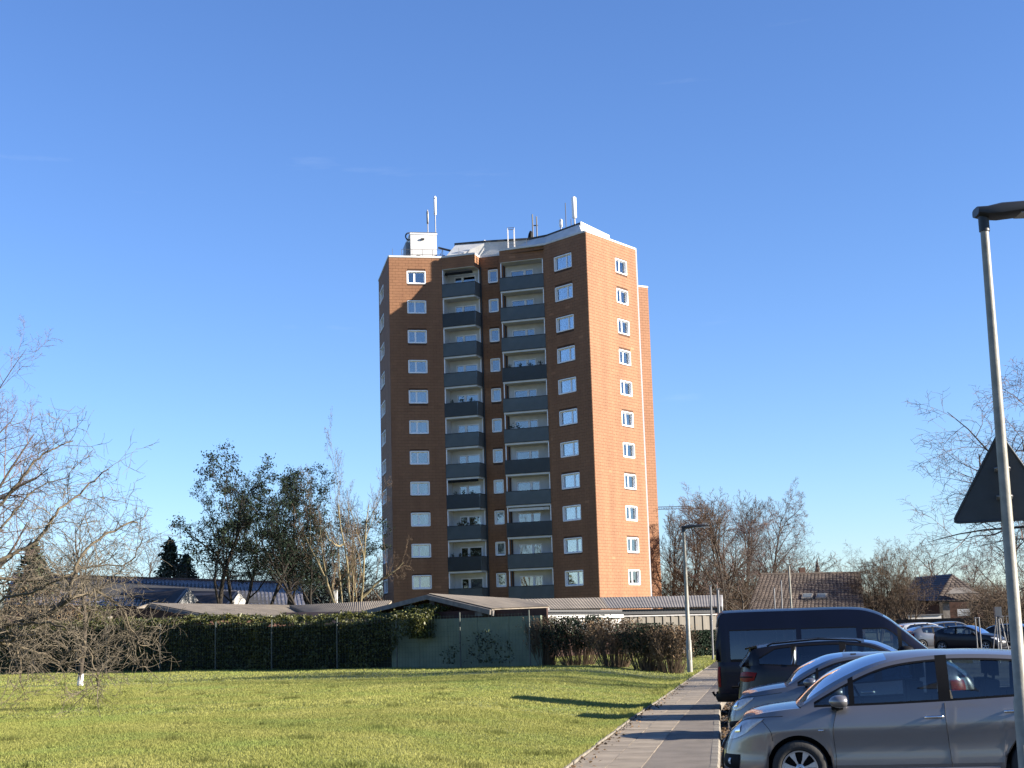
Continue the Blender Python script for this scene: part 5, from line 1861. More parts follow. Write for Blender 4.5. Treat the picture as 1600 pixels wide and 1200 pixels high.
# sign: triangle, back towards the camera
sg_c = at(1571, 770, LY + .12)
sgn = thing('road_sign', 'dark back of a triangular road sign on the tall lamp', 'road sign', (sg_c[0], LY + .16, sg_c[2]), R(-17))
def rounded_tri(s, r):
    v = [np.array([math.cos(R(a)), math.sin(R(a))]) * s / math.sqrt(3) for a in (90, 210, 330)]
    out = []
    for i in range(3):
        a, b, c = v[i - 1], v[i], v[(i + 1) % 3]
        d1 = (a - b) / np.linalg.norm(a - b); d2 = (c - b) / np.linalg.norm(c - b)
        p1 = b + d1 * r * 1.73; p2 = b + d2 * r * 1.73
        for t in np.linspace(0, 1, 6):
            out.append((1 - t) ** 2 * p1 + 2 * t * (1 - t) * b + t * t * p2)
    return np.array(out)
tri_ = rounded_tri(.95, .035)
def tri_plate(poly, y0, y1, cz_):
    n = len(poly); k = np.arange(n)
    v = np.concatenate([np.c_[poly[:, 0], np.full(n, y0), poly[:, 1] + cz_], np.c_[poly[:, 0], np.full(n, y1), poly[:, 1] + cz_]])
    m_ = MB().add(v, np.stack([k, (k + 1) % n, (k + 1) % n + n, k + n], -1))
    m_.add(v[:n], [list(range(n))[::-1]]); m_.add(v[n:], [list(range(n))])
    return m_
zc_ = -(at(1571, 770, LY)[2] - at(1571, 813, LY)[2]) + .95 / (2 * math.sqrt(3))
part(sgn, 'plate', tri_plate(tri_, 0, .012, zc_), MT['signback'])
mb = MB()
q = rounded_tri(.955, .035)
n_ = len(q)
ring = np.concatenate([q, q[:1]])
mb.tube(np.c_[ring[:, 0], np.full(n_ + 1, -.004), ring[:, 1] + zc_], .012, 6)
part(sgn, 'rim', mb, MT['signback'], True)
part(sgn, 'face', tri_plate(rounded_tri(.93, .035), .0125, .015, zc_), MT['whitep'])
for dz in (.0, .26):
    zz = zc_ - .06 + dz
    part(sgn, 'clamp', MB().tube([(np.cos(a) * .064, -.09 + np.sin(a) * .064, zz) for a in np.linspace(0, 2 * math.pi, 14)], .012, 5).box((0, -.02, zz), (.14, .03, .04)), MT['metal'], True)

def pole(px, yt, yb, Y, r, label, m='metal', cat='pole', grp='slim poles right of the garages', px2=None, zb=None):
    a = at(px2 or px, yb, Y); b = at(px, yt, Y)
    zb = ZP if zb is None else zb
    a = np.array([a[0], Y, zb])
    o = solo('pole', MB().tube([a, b], [r, r * .8], 8).box(b + (0, 0, .02), (r * 2.4, r * 2.4, .05)), MT[m], label, cat, grp, smooth='auto')
    return o

pole(1110, 916, 990, 74, .06, 'thin grey pole left of the white corner pole', 'metal', px2=1112)
pole(1121.5, 921, 960, 72, .075, 'thick white pole at the end of the corrugated roof', 'metal', px2=1124)
pole(1209.5, 919, 950, 100, .06, 'short pale pole, leftmost before the brown roof', 'metal')
pole(1220.5, 907, 950, 104, .06, 'pale pole between the short one and the lamp-like one', 'metal')
pl_ = pole(1232.5, 884, 950, 100, .08, 'tallest pale pole before the brown roof', 'greypost', px2=1236.5)
# hoop barrier and posts near the parked cars
def hoop(px0, px1, yt, Y, label, m='metal', r=.035):
    a, b = at(px0, yt, Y), at(px1, yt, Y)
    h = a[2] - ZP
    o = thing('hoop_barrier', label, 'barrier', (a[0], Y, ZP), 0, 'steel barriers at the car park edge')
    dx = b[0] - a[0]
    c = [(0, 0, 0), (0, 0, h * .93), (dx * .08, 0, h), (dx * .92, 0, h), (dx, 0, h * .93), (dx, 0, 0)]
    part(o, 'hoop', MB().tube(cat_rom(c, 26), r, 8), MT[m], True)
    return o, h, dx
hoop(1523.5, 1529.5, 966, 66, 'narrow steel hoop in front of the black saloon car', r=.03)
o, h, dx = hoop(1556, 1583, 964, 62, 'wide steel barrier frame left of the lamp post', r=.03)
part(o, 'crossbar', MB().tube([(0, 0, h * .45), (dx, 0, h * .45)], .02, 6), MT['metal'], True)
for i in range(1, 5):
    part(o, 'upright', MB().tube([(dx * i / 5, 0, h * .45), (dx * i / 5, 0, h)], .014, 6), MT['metal'], True)
tr_ = thing('ticket_post', 'pale grey boxed post with tripod legs left of the lamp post', 'post', (at(1563, 1005, 68)[0], 68, ZP))
hh = at(1563, 948, 68)[2] - ZP
part(tr_, 'post', MB().tube([(0, 0, 0), (0, 0, hh)], .05, 8), MT['metal'], True)
part(tr_, 'box', MB().box((0, 0, hh - .25), (.3, .2, .5)), MT['silver2'])
for s_ in (-1, 1):
    part(tr_, 'leg', MB().tube([(s_ * .1, 0, hh - .5), (s_ * .42, 0, 0)], .025, 6), MT['metal'], True)


# ================================================================== CARS
class CarBody:
    """car frame: x forwards, y left, z up; ground at z=0"""
    def __init__(s, sp):
        s.sp = sp
        pl = cat_rom(sp['plan'], 400)
        seg = np.r_[0, np.cumsum(np.linalg.norm(np.diff(pl, axis=0), axis=1))]
        n = int(seg[-1] / .035)
        s.u = np.linspace(0, seg[-1], n)
        s.x = np.interp(s.u, seg, pl[:, 0]); s.y = np.interp(s.u, seg, pl[:, 1])
        tx = np.gradient(s.x, s.u); ty = np.gradient(s.y, s.u)
        l = np.hypot(tx, ty)
        s.nx = ty / l; s.ny = -tx / l
        s.nx[0] = 1; s.ny[0] = 0; s.nx[-1] = -1; s.ny[-1] = 0
        z = np.array(sp['ztop'])
        o = np.argsort(z[:, 0])
        zz = cat_rom(z[o], 200)
        s.zt = np.interp(s.x, zz[:, 0], zz[:, 1])
        s.fr = np.clip(s.nx, 0, 1) ** 1.5; s.re = np.clip(-s.nx, 0, 1) ** 1.5
        ar = cat_rom(sp['arch'], 120)
        s.ar = ar
        s.mid = slice(np.argmax(s.y > sp['w'] * .8), len(s.y) - np.argmax(s.y[::-1] > sp['w'] * .8))

    def inset(s, t, fr, re):
        sp = s.sp
        a = np.interp(t, *sp.get('pside', ([0, .1, .3, .55, .78, .92, 1], [.08, .03, .005, .0, .012, .03, .065])))
        f = np.interp(t, *sp.get('pfront', ([0, .08, .3, .5, .7, .88, 1], [.09, .01, .0, .02, .06, .13, .24])))
        r = np.interp(t, *sp.get('prear', ([0, .08, .35, .55, .8, 1], [.06, .0, .0, .03, .06, .08])))
        return a * (1 - fr - re) + f * fr + r * re

    def pt(s, u, z, off=0.0):
        sp = s.sp
        x, y, nx, ny, zt, fr, re = [np.interp(u, s.u, q) for q in (s.x, s.y, s.nx, s.ny, s.zt, s.fr, s.re)]
        t = np.clip((z - sp['zs']) / (zt - sp['zs']), 0, 1)
        i = s.inset(t, fr, re) - off
        return np.stack([x - nx * i, y - ny * i, np.broadcast_to(z, np.shape(x))], -1)

    def u_of(s, x):
        m = s.mid
        return np.interp(-np.asarray(x, float), -s.x[m], s.u[m])

    def top(s):
        i = s.inset(np.ones(len(s.u)), s.fr, s.re)
        return np.stack([s.x - s.nx * i, s.y - s.ny * i, s.zt], -1)

    def belt(s, x):
        T = s.top()[s.mid]
        return np.stack([np.asarray(x, float), np.interp(-np.asarray(x, float), -T[:, 0], T[:, 1]), np.interp(-np.asarray(x, float), -T[:, 0], T[:, 2])], -1)

    def arch(s, x):
        a = s.ar
        o = np.argsort(a[:, 0])
        return np.stack([np.asarray(x, float), np.interp(x, a[o, 0], a[o, 1]), np.interp(x, a[o, 0], a[o, 2])], -1)


FL = np.array([1, -1, 1])


def build_car(name, label, group, sp, loc, rz, paint, detail=2, glassm=None):
    cb = CarBody(sp)
    root = thing(name, label, 'van' if 'van' in name else 'car', loc, rz, group)
    zs, ra, wr_ = sp['zs'], sp['ra'], sp['wr']
    P = MT[paint]
    K = 16
    N = len(cb.u)
    side = np.abs(cb.ny) > .6
    zb = np.full(N, zs)
    for wx in sp['wheels']:
        q = ra ** 2 - (cb.x - wx) ** 2
        zb = np.where((q > 0) & side, np.maximum(zb, wr_ + np.sqrt(np.maximum(q, 0))), zb)
    vv = np.linspace(0, 1, K)
    G = np.zeros((K, N, 3))
    for i, v in enumerate(vv):
        z = zb + (cb.zt - zb) * v
        G[i] = cb.pt(cb.u, z)
    body = MB(); doors = {}
    def emit(mb, c0, c1, r0, r1):
        g = G[r0:r1 + 1, c0:c1 + 1]
        mb.grid(g, flip=True)
        mb.grid(g * FL, flip=False)
    # columns that belong to doors
    dcols = []
    for (xa, xb) in sp.get('doors', []):
        ia = int(np.argmin(np.abs(cb.x - xa) + (~side) * 9)); ib = int(np.argmin(np.abs(cb.x - xb) + (~side) * 9))
        dcols.append((min(ia, ib), max(ia, ib)))
    cuts = sorted(set([0, N - 1] + [c for d in dcols for c in d]))
    rs = 3
    for a, b in zip(cuts[:-1], cuts[1:]):
        if (a, b) in dcols:
            emit(body, a, b, 0, rs)
            for sy in (1, -1):
                g = G[rs:, a:b + 1] * np.array([1, sy, 1])
                dm = MB().grid(g, flip=(sy > 0))
                part(root, 'door', dm, P, True)
        else:
            emit(body, a, b, 0, K - 1)
    T = cb.top()
    ix = np.arange(N)
    cowl = sp['arch'][0][0]; rear = sp['arch'][-1][0]
    # hood
    k = [i for i in range(N) if cb.x[i] >= cowl - .02 and i < N // 2]
    t = np.linspace(1, -1, 15)
    rows = []
    for i in k:
        x, y, z = T[i]
        cr_ = sp.get('hcrown', .05) * min(1, y / (sp['w'] * .8))
        e = np.abs(t) ** 2.2
        rows.append(np.c_[np.full(15, x) , t * y, z + cr_ * (1 - e)])
    body_h = MB().grid(np.array(rows), flip=False)
    part(root, 'bonnet', body_h, P, True)
    # rear deck
    k = [i for i in range(N) if cb.x[i] <= rear + .02 and i > N // 2]
    rows = []
    for i in k:
        x, y, z = T[i]
        rows.append(np.c_[np.full(15, x), t * y, np.full(15, z)])
    body.grid(np.array(rows), flip=False)
    # floor
    body.add([(sp['plan'][0][0] - .15, -sp['w'] + .12, zs + .05), (sp['plan'][0][0] - .15, sp['w'] - .12, zs + .05), (sp['plan'][-1][0] + .15, sp['w'] - .12, zs + .05), (sp['plan'][-1][0] + .15, -sp['w'] + .12, zs + .05)], [[0, 3, 2, 1]])
    # greenhouse top surface
    A = cb.ar
    m = len(A)
    d = np.gradient(A, axis=0)
    nrm = np.c_[d[:, 2], -d[:, 0]]; nrm /= np.linalg.norm(nrm, axis=1)[:, None] + 1e-9
    nrm[nrm[:, 1] < 0] *= -1
    # curve runs front to rear: outward normal points up and forward on the screen, up and back at the tail
    tt = np.linspace(1, -1, 17)
    S = np.zeros((m, 17, 3))
    for j in range(m):
        x, y, z = A[j]
        nx_, nz_ = nrm[j]
        e_ = 1 - np.abs(tt) ** 2.4
        c = (sp.get('rcrown', .06) * abs(nz_) + (sp.get('bow', .16) if j < m / 2 else sp.get('bowr', .05)) * abs(nx_)) * e_
        g_ = sstep(j / m, 0, .16)
        S[j] = np.c_[x + nx_ * c, tt * y, z + nz_ * c * g_ + (1 - g_) * .02 * e_]
    w0, w1 = sp['screen']; b0_, b1_ = sp['backlight']
    jx = A[:, 0]
    js = [int(np.argmin(np.abs(jx - q))) for q in (w0, w1, b0_, b1_)]
    roof = MB()
    def top_cells(r0, r1, c0, c1, mb):
        mb.grid(S[r0:r1 + 1, c0:c1 + 1], flip=False)
    top_cells(0, js[0], 0, 16, body)
    top_cells(js[0], js[1], 0, 1, body); top_cells(js[0], js[1], 15, 16, body)
    part(root, 'windscreen', MB().grid(S[js[0]:js[1] + 1, 1:16]), GLASS_W, True)
    top_cells(js[1], js[2], 0, 16, roof)
    part(root, 'roof', roof, P, True)
    top_cells(js[2], js[3], 0, 1, body); top_cells(js[2], js[3], 15, 16, body)
    part(root, 'rear_window', MB().grid(S[js[2]:js[3] + 1, 1:16]), glassm or GLASS_C, True)
    top_cells(js[3], m - 1, 0, 16, body)
    # cowl skirt
    sk = S[0].copy(); sk[:, 2] -= .12
    cowlm = MB().grid(np.stack([S[0], sk]), flip=True)
    part(root, 'cowl', cowlm, MT['trim'], True)
    # side glass frames with real openings
    xs = sorted(set(list(np.linspace(rear + .01, cowl - .01, 46)) + [q for wd in sp['windows'] for q in (wd[0], wd[1])]))
    xs = np.array(xs)
    B = cb.belt(xs); C = cb.arch(xs)
    C[:, 2] = np.maximum(C[:, 2], B[:, 2] + .002)
    lo_of, up_of = sp.get('glo', .025), sp.get('gup', .065)
    def pos(i, z, off=0):
        f = np.clip((z - B[i, 2]) / max(C[i, 2] - B[i, 2], 1e-4), 0, 1)
        return np.array([xs[i], B[i, 1] + (C[i, 1] - B[i, 1]) * f + .03 * math.sin(f * math.pi) * min(1, (C[i, 2] - B[i, 2]) * 2) + off, z])
    def wz(i, wd):
        lo = B[i, 2] + lo_of; up = max(C[i, 2] - up_of, lo)
        if len(wd) > 2 and wd[2]:
            (xa, za), (xb, zb2) = wd[2]
            up = max(lo, min(up, za + (zb2 - za) * (xs[i] - xa) / (xb - xa)))
        return lo, up
    frames = {1: MB(), -1: MB()}
    panes = {q: [] for q in range(len(sp['windows']))}
    for i in range(len(xs) - 1):
        mid_ = (xs[i] + xs[i + 1]) / 2
        wi = [q for q, wd in enumerate(sp['windows']) if wd[0] < mid_ < wd[1]]
        if not wi:
            mats_i = 1 if any(a < mid_ < b for a, b in sp.get('bpillar', [])) else 0
            g = np.array([[pos(i, B[i, 2] + (C[i, 2] - B[i, 2]) * f) for f in np.linspace(0, 1, 6)], [pos(i + 1, B[i + 1, 2] + (C[i + 1, 2] - B[i + 1, 2]) * f) for f in np.linspace(0, 1, 6)]])
            frames[1].grid(g, mats_i, flip=True); frames[-1].grid(g * FL, mats_i, flip=False)
        else:
            wd = sp['windows'][wi[0]]
            l0, u0 = wz(i, wd); l1, u1 = wz(i + 1, wd)
            g = np.array([[pos(i, B[i, 2]), pos(i, l0)], [pos(i + 1, B[i + 1, 2]), pos(i + 1, l1)]])
            frames[1].grid(g, 1, flip=True); frames[-1].grid(g * FL, 1, flip=False)
            rr = np.linspace(0, 1, 5)
            tr = min(.022, .5 * max(C[i, 2] - u0, 0))
            g = np.array([[pos(i, u0 + tr + (C[i, 2] - u0 - tr) * f) for f in rr], [pos(i + 1, u1 + tr + (C[i + 1, 2] - u1 - tr) * f) for f in rr]])
            frames[1].grid(g, 0, flip=True); frames[-1].grid(g * FL, 0, flip=False)
            g = np.array([[pos(i, u0), pos(i, u0 + tr)], [pos(i + 1, u1), pos(i + 1, u1 + tr)]])
            frames[1].grid(g, 1, flip=True); frames[-1].grid(g * FL, 1, flip=False)
            panes[wi[0]].append((i, l0, u0, l1, u1))
    for sy in (1, -1):
        part(root, 'window_frame', frames[sy], [P, MT['trim']], True)
    for q, lst in panes.items():
        gm = GLASS_D if len(sp['windows'][q]) > 3 and sp['windows'][q][3] else (glassm or GLASS_C)
        for sy in (1, -1):
            mbp = MB()
            for (i, l0, u0, l1, u1) in lst:
                g = np.array([[pos(i, l0 + (u0 - l0) * f, -.012) for f in np.linspace(0, 1, 4)], [pos(i + 1, l1 + (u1 - l1) * f, -.012) for f in np.linspace(0, 1, 4)]])
                mbp.grid(g * np.array([1, sy, 1]), flip=(sy > 0))
            if lst: part(root, 'window', mbp, gm, True)
    part(root, 'body', body, P, True)
    # wheels and arch liners
    for wx in sp['wheels']:
        for sy in (1, -1):
            a = np.linspace(-.15, math.pi + .15, 20)
            yo = sp['w'] - .045; yi = sp['w'] - .36
            g = np.stack([np.c_[wx + (ra + .005) * np.cos(a), np.full(20, yo), wr_ + (ra + .005) * np.sin(a)], np.c_[wx + (ra + .005) * np.cos(a), np.full(20, yi), wr_ + (ra + .005) * np.sin(a)]])
            g[..., 2] = np.maximum(g[..., 2], zs * .8)
            lin = MB().grid(g * np.array([1, sy, 1]))
            lin.add(g[1] * np.array([1, sy, 1]), [list(range(20))])
            part(root, 'arch_liner', lin, MT['trim'], True)
            make_wheel(root, wx, sy * (sp['w'] - .115), wr_, sy, detail, sp.get('spokes', 7), sp.get('rimm', 'rim'))
    # interior
    if sp.get('seats', True):
        zc = B[len(xs) // 2, 2]
        for sx in sp.get('seatx', (.05, -.85)):
            for sy in (.36, -.36):
                m_ = MB()
                m_.box((sx - .12, sy, zc - .18), (.16, .46, .78)).box((sx - .17, sy, zc + .36), (.09, .26, .2)).tube([(sx - .15, sy, zc + .15), (sx - .17, sy, zc + .3)], .02, 6)
                part(root, 'seat', m_, MT['seat'])
        part(root, 'dashboard', MB().box((cowl - .42, 0, zc - .10), (.4, sp['w'] * 1.5, .22)), MT['seat'])
        th_ = np.linspace(0, 2 * math.pi, 18)
        part(root, 'steering_wheel', MB().tube(np.c_[cowl - .72 + .08 * np.sin(th_), .36 + .18 * np.cos(th_), zc + .0 + .17 * np.sin(th_)], .014, 5), MT['trim'], True)
        part(root, 'cabin_floor', MB().box(((cowl + rear) / 2, 0, zs + .12), (cowl - rear - .3, sp['w'] * 1.7, .06)), MT['seat'])
    return root, cb


def make_wheel(root, wx, wy, r, sy, detail, spokes, rimm):
    prof = [(.60, -.095), (.66, -.105), (.80, -.11), (.93, -.10), (.985, -.075), (1, -.04), (1, .04), (.985, .075), (.93, .10), (.80, .11), (.70, .106), (.655, .09), (.63, .07)]
    a = np.linspace(0, 2 * math.pi, 36, endpoint=False)
    g = np.stack([np.c_[np.cos(a) * r * p, np.full(36, o * sy), np.sin(a) * r * p] for p, o in prof])
    key = (round(r, 3), sy, spokes, rimm)
    if key not in WHEELS:
        ty = MB().grid(g, wrap=True, flip=(sy < 0)).mesh('tyre', MT['tyre'], True)
        rm = MB()
        R0 = r * .645
        ring = np.stack([np.c_[np.cos(a) * q, np.full(36, o * sy), np.sin(a) * q] for q, o in ((R0, .075), (R0 * 1.0, .095), (R0 * .93, .09), (R0 * .90, .06), (R0 * .9, -.02))])
        rm.grid(ring, wrap=True, flip=(sy < 0))
        # spokes
        for k_ in range(spokes):
            c = 2 * math.pi * k_ / spokes + .2
            for (ra_, rb, wa, wb) in ((.16, .93, .15, .26),):
                v = []
                for q, wd in ((ra_, wa), (.5, (wa + wb) * .45), (rb, wb)):
                    for s_ in (-1, 1):
                        an = c + s_ * wd * (.75 if q > .3 else 1.6)
                        v.append((math.cos(an) * R0 * q, (.10 - .035 * (1 - q) - .02 * q * q) * sy, math.sin(an) * R0 * q))
                vv_ = np.array(v)
                vb = vv_ - np.array([0, .035 * sy, 0])
                vv_ = np.concatenate([vv_, vb])
                f = [[0, 2, 3, 1], [2, 4, 5, 3], [0, 6, 8, 2], [2, 8, 10, 4], [1, 3, 9, 7], [3, 5, 11, 9]]
                rm.add(vv_, f if sy < 0 else [x[::-1] for x in f])
        hub = np.stack([np.c_[np.cos(a) * R0 * q, np.full(36, o * sy), np.sin(a) * R0 * q] for q, o in ((.26, .03), (.25, .075), (.15, .085), (.14, .09), (.001, .092))])
        rm.grid(hub, wrap=True, flip=(sy < 0))
        rmm = rm.mesh('rim', MT[rimm], 'auto')
        dk = MB()
        dk.add(np.c_[np.cos(a) * R0 * .9, np.full(36, .0), np.sin(a) * R0 * .9], [list(range(36))])
        dkm = dk.mesh('brake_disc', MT['trim'])
        cp = MB().tube([(0, .088 * sy, 0), (0, .097 * sy, 0)], R0 * .09, 12).mesh('hub_cap', MT['trim'])
        WHEELS[key] = (ty, rmm, dkm, cp)
    ty, rmm, dkm, cp = WHEELS[key]
    o = link('wheel', ty, root, (wx, wy, r))
    link('rim', rmm, o); link('brake_disc', dkm, o); link('hub_cap', cp, o)


WHEELS = {}


def patch(root, cb, name, lower, upper, m, both=True, off=.006, n=14, k=5):
    """surface patch between two (u,z) curves on the car's flank"""
    lower = np.array(lower, float); upper = np.array(upper, float)
    t = np.linspace(0, 1, n)
    def ev(c):
        s = np.linspace(0, 1, len(c))
        cc = cat_rom(c, 40) if len(c) > 2 else c
        s2 = np.linspace(0, 1, len(cc))
        return np.c_[np.interp(t, s2, cc[:, 0]), np.interp(t, s2, cc[:, 1])]
    lo, up = ev(lower), ev(upper)
    for sy in ((1, -1) if both else (1,)):
        rows = []
        for f in np.linspace(0, 1, k):
            q = lo + (up - lo) * f
            rows.append(cb.pt(q[:, 0], q[:, 1], off + .012 * math.sin(f * math.pi)))
        g = np.array(rows) * np.array([1, sy, 1])
        part(root, name, MB().grid(g, flip=(sy > 0)), m, True)


def line(root, cb, pts, wdt=.007, m='gap', off=.0015, name='shut_line', both=True):
    pts = cat_rom(np.array(pts, float), 30) if len(pts) > 2 else np.array([np.array(pts[0]) + (np.array(pts[1]) - np.array(pts[0])) * t for t in np.linspace(0, 1, 16)])
    q = cb.pt(pts[:, 0], pts[:, 1], off)
    for sy in ((1, -1) if both else (1,)):
        part(root, name, MB().tube(q * np.array([1, sy, 1]), wdt / 2, 4, cap=False), MT[m])


def handle(root, cb, x, z, sy, m='chrome'):
    p = cb.pt(cb.u_of(x), z, .028)
    mb = MB()
    q = np.array([(x + .095, p[1] - .02, z), (x + .06, p[1], z + .002), (x - .06, p[1], z + .004), (x - .095, p[1] - .02, z + .003)])
    mb.tube(cat_rom(q, 10) * np.array([1, sy, 1]), .016, 8)
    part(root, 'door_handle', mb, MT[m], True)


def mirror(root, x, y, z, sy, paint, s=1.0):
    a = np.linspace(0, 2 * math.pi, 14, endpoint=False)
    rows = []
    for t, k in ((-.095, .55), (-.08, .85), (-.02, 1.0), (.04, .92), (.085, .62), (.11, .2)):
        rows.append(np.c_[np.full(14, x + t * s), y * sy + sy * (.11 + np.cos(a) * .115 * k) * s, z + np.sin(a) * .075 * k * s])
    o = part(root, 'mirror', MB().grid(np.array(rows), wrap=True, flip=False).add(rows[0], [list(range(14))]), MT[paint], True)
    link('mirror_foot', MB().box((x + .02, (y + .0) * sy, z - .07 * s), (.13 * s, .12, .05)).mesh('mirror_foot', MT['trim']), o)


def car_pose(px_nose, y_nose, Yc, yaw):
    p = at(px_nose, y_nose, Yc)
    return p


YAW = R(11.0)
# ---- 1: silver people carrier, nose to the path, we see its left flank
w = .905
sp1 = dict(pside=([0, .1, .2, .26, .42, .60, .70, .735, .90, 1], [.08, .03, .012, .012, .022, .010, .0, .005, .030, .062]), w=w, zs=.19, ra=.375, wr=.318, wheels=(1.26, -1.388),
    plan=[(2.19, 0), (2.175, .30), (2.10, .56), (1.93, .74), (1.66, .845), (1.2, .885), (.6, .90), (-.3, .905), (-1.2, .90), (-1.75, .87), (-2.0, .77), (-2.13, .5), (-2.17, .25), (-2.18, 0)],
    ztop=[(2.19, .80), (2.02, .86), (1.75, .93), (1.35, .985), (1.0, 1.005), (.3, 1.02), (-.5, 1.05), (-1.3, 1.09), (-1.9, 1.12), (-2.18, 1.02)],
    arch=[(1.22, .80, 1.01), (.98, .765, 1.15), (.62, .72, 1.335), (.28, .69, 1.47), (-.05, .67, 1.535), (-.5, .66, 1.565), (-1.05, .65, 1.55), (-1.5, .64, 1.50), (-1.8, .65, 1.40), (-2.0, .69, 1.22), (-2.09, .74, 1.08)],
    screen=(1.17, .20), backlight=(-1.78, -2.03), bow=.22, rcrown=.05, hcrown=.055,
    windows=[(.66, 1.06), (-.34, .60), (-1.34, -.47), (-1.92, -1.44, ((-1.44, 1.46), (-1.95, 1.16)))], bpillar=[(-.49, -.32), (.58, .68), (-1.45, -1.33)],
    doors=[(-.40, .86), (-1.27, -.40)], spokes=7, seatx=(.0, -.85))
c1 = at(1131, 1120, 18.25)
nose = np.array([c1[0] - .04, 18.25])
axd = np.array([-math.cos(YAW), math.sin(YAW)])
cpos = nose - axd * 2.19
GC = 'cars parked along the path'
car, cb = build_car('people_carrier', 'silver people carrier parked nearest, nose towards the path', GC, sp1, (*cpos, ZP), math.atan2(axd[1], axd[0]), 'silver')
uo = lambda x: float(cb.u_of(x))
u0 = 0
patch(car, cb, 'headlight', [(.42, .66), (.62, .64), (.85, .70), (1.10, .86)], [(.40, .745), (.62, .815), (.88, .865), (1.12, .885)], MT['lamp'], off=.004)
patch(car, cb, 'headlight_reflector', [(.70, .72), (.80, .73)], [(.70, .79), (.80, .815)], MT['lampin'], off=.02, n=8)
patch(car, cb, 'fog_lamp', [(.48, .33), (.62, .31), (.78, .31)], [(.47, .475), (.62, .475), (.80, .475)], MT['trim'], off=.004)
patch(car, cb, 'fog_lamp_lens', [(.62, .36), (.66, .36)], [(.62, .43), (.66, .43)], MT['lamp'], off=.014, n=5, k=4)
patch(car, cb, 'lower_grille', [(0.02, .24), (.38, .24)], [(0.02, .50), (.34, .50)], MT['trim'], off=.004)
patch(car, cb, 'upper_grille', [(0.02, .60), (.36, .60)], [(0.02, .70), (.34, .70)], MT['trim'], off=.004)
patch(car, cb, 'bumper_lip', [(.02, .185), (.5, .185), (1.02, .195)], [(.02, .235), (.5, .235), (1.0, .225)], MT['trim'], off=.012)
patch(car, cb, 'number_plate', [(.0, .50), (.26, .50)], [(.0, .61), (.26, .61)], MT['plate'], off=.02, n=6, k=4)
line(car, cb, [(uo(.86), .25), (uo(.845), .45), (uo(.86), .75), (uo(.80), .99)])
line(car, cb, [(uo(-.44), .25), (uo(-.42), .5), (uo(-.40), .8), (uo(-.40), 1.03)])
line(car, cb, [(uo(-1.02), .42), (uo(-1.15), .62), (uo(-1.30), .80), (uo(-1.30), 1.08)])
line(car, cb, [(uo(.86), .245), (uo(0), .24), (uo(-1.0), .245)])
line(car, cb, [(1.10, .86), (1.2, .74), (1.22, .63)], .006)
line(car, cb, [(.40, .76), (.62, .825), (.88, .88), (1.12, .90), (1.35, .91)], .007)
line(car, cb, [(uo(.80), .30), (uo(0), .305), (uo(-.95), .31)], .03, 'silver', .004, 'side_moulding')
for sy in (1, -1):
    handle(car, cb, -.27, .875, sy); handle(car, cb, -1.14, .925, sy)
    mirror(car, .78, .90, 1.075, sy, 'silver', 1.0)
    patch_l = [(uo(-1.80), .86), (uo(-1.98), .86)]
patch(car, cb, 'tail_light', [(uo(-1.78), .80), (uo(-1.98) + .1, .80)], [(uo(-1.82), 1.08), (uo(-1.98) + .1, 1.06)], MT['red'], off=.008)
patch(car, cb, 'side_repeater', [(uo(1.03), .735), (uo(.97), .735)], [(uo(1.03), .755), (uo(.97), .755)], MT['chrome'], off=.006, n=4, k=3)

# ---- 2: bluish silver hatchback
w = .87
sp2 = dict(w=w, zs=.18, ra=.36, wr=.30, wheels=(1.20, -1.32),
    plan=[(1.99, 0), (1.97, .32), (1.89, .58), (1.70, .74), (1.4, .82), (1.0, .85), (.3, .865), (-.6, .87), (-1.2, .86), (-1.6, .80), (-1.85, .66), (-1.96, .36), (-1.98, 0)],
    ztop=[(1.99, .76), (1.85, .80), (1.5, .87), (1.1, .93), (.8, .955), (.0, .97), (-.8, 1.01), (-1.5, 1.08), (-1.98, 1.0)],
    arch=[(.98, .76, .955), (.75, .72, 1.09), (.42, .67, 1.26), (.12, .64, 1.365), (-.25, .63, 1.41), (-.8, .62, 1.40), (-1.3, .61, 1.33), (-1.65, .64, 1.2), (-1.85, .69, 1.04)],
    screen=(.93, .05), backlight=(-1.4, -1.75), bow=.2, rcrown=.05, hcrown=.06,
    windows=[(.50, .80), (-.42, .46), (-1.2, -.54)], bpillar=[(-.56, -.40), (.44, .52)], doors=[(-.48, .74)], spokes=5)
c2 = at(1129, 1100, 25.2)
nose = np.array([c2[0] + .05, 25.0]); cpos = nose - axd * 1.99
car2, cb2 = build_car('hatchback', 'bluish silver hatchback between people carrier and black estate', GC, sp2, (*cpos, ZP), math.atan2(axd[1], axd[0]), 'silver2')
u2 = lambda x: float(cb2.u_of(x))
patch(car2, cb2, 'headlight', [(.40, .60), (.62, .58), (.80, .60), (1.02, .76)], [(.38, .66), (.62, .72), (.84, .765), (1.04, .79)], MT['lamp'], off=.005)
patch(car2, cb2, 'headlight_reflector', [(.62, .63), (.72, .64)], [(.62, .70), (.72, .72)], MT['lampin'], off=.02, n=8)
patch(car2, cb2, 'grille', [(.02, .40), (.36, .40)], [(.02, .66), (.36, .64)], MT['trim'], off=.005)
patch(car2, cb2, 'fog_lamp', [(.5, .3), (.75, .3)], [(.5, .4), (.75, .42)], MT['trim'], off=.005)
line(car2, cb2, [(.40, .68), (.66, .745), (.92, .80), (1.1, .81), (1.5, .86)], .008)
line(car2, cb2, [(u2(.74), .25), (u2(.72), .6), (u2(.70), .93)])
for sy in (1, -1):
    handle(car2, cb2, -.3, .84, sy, 'chrome')
    mirror(car2, .60, .86, 1.02, sy, 'silver2', .95)
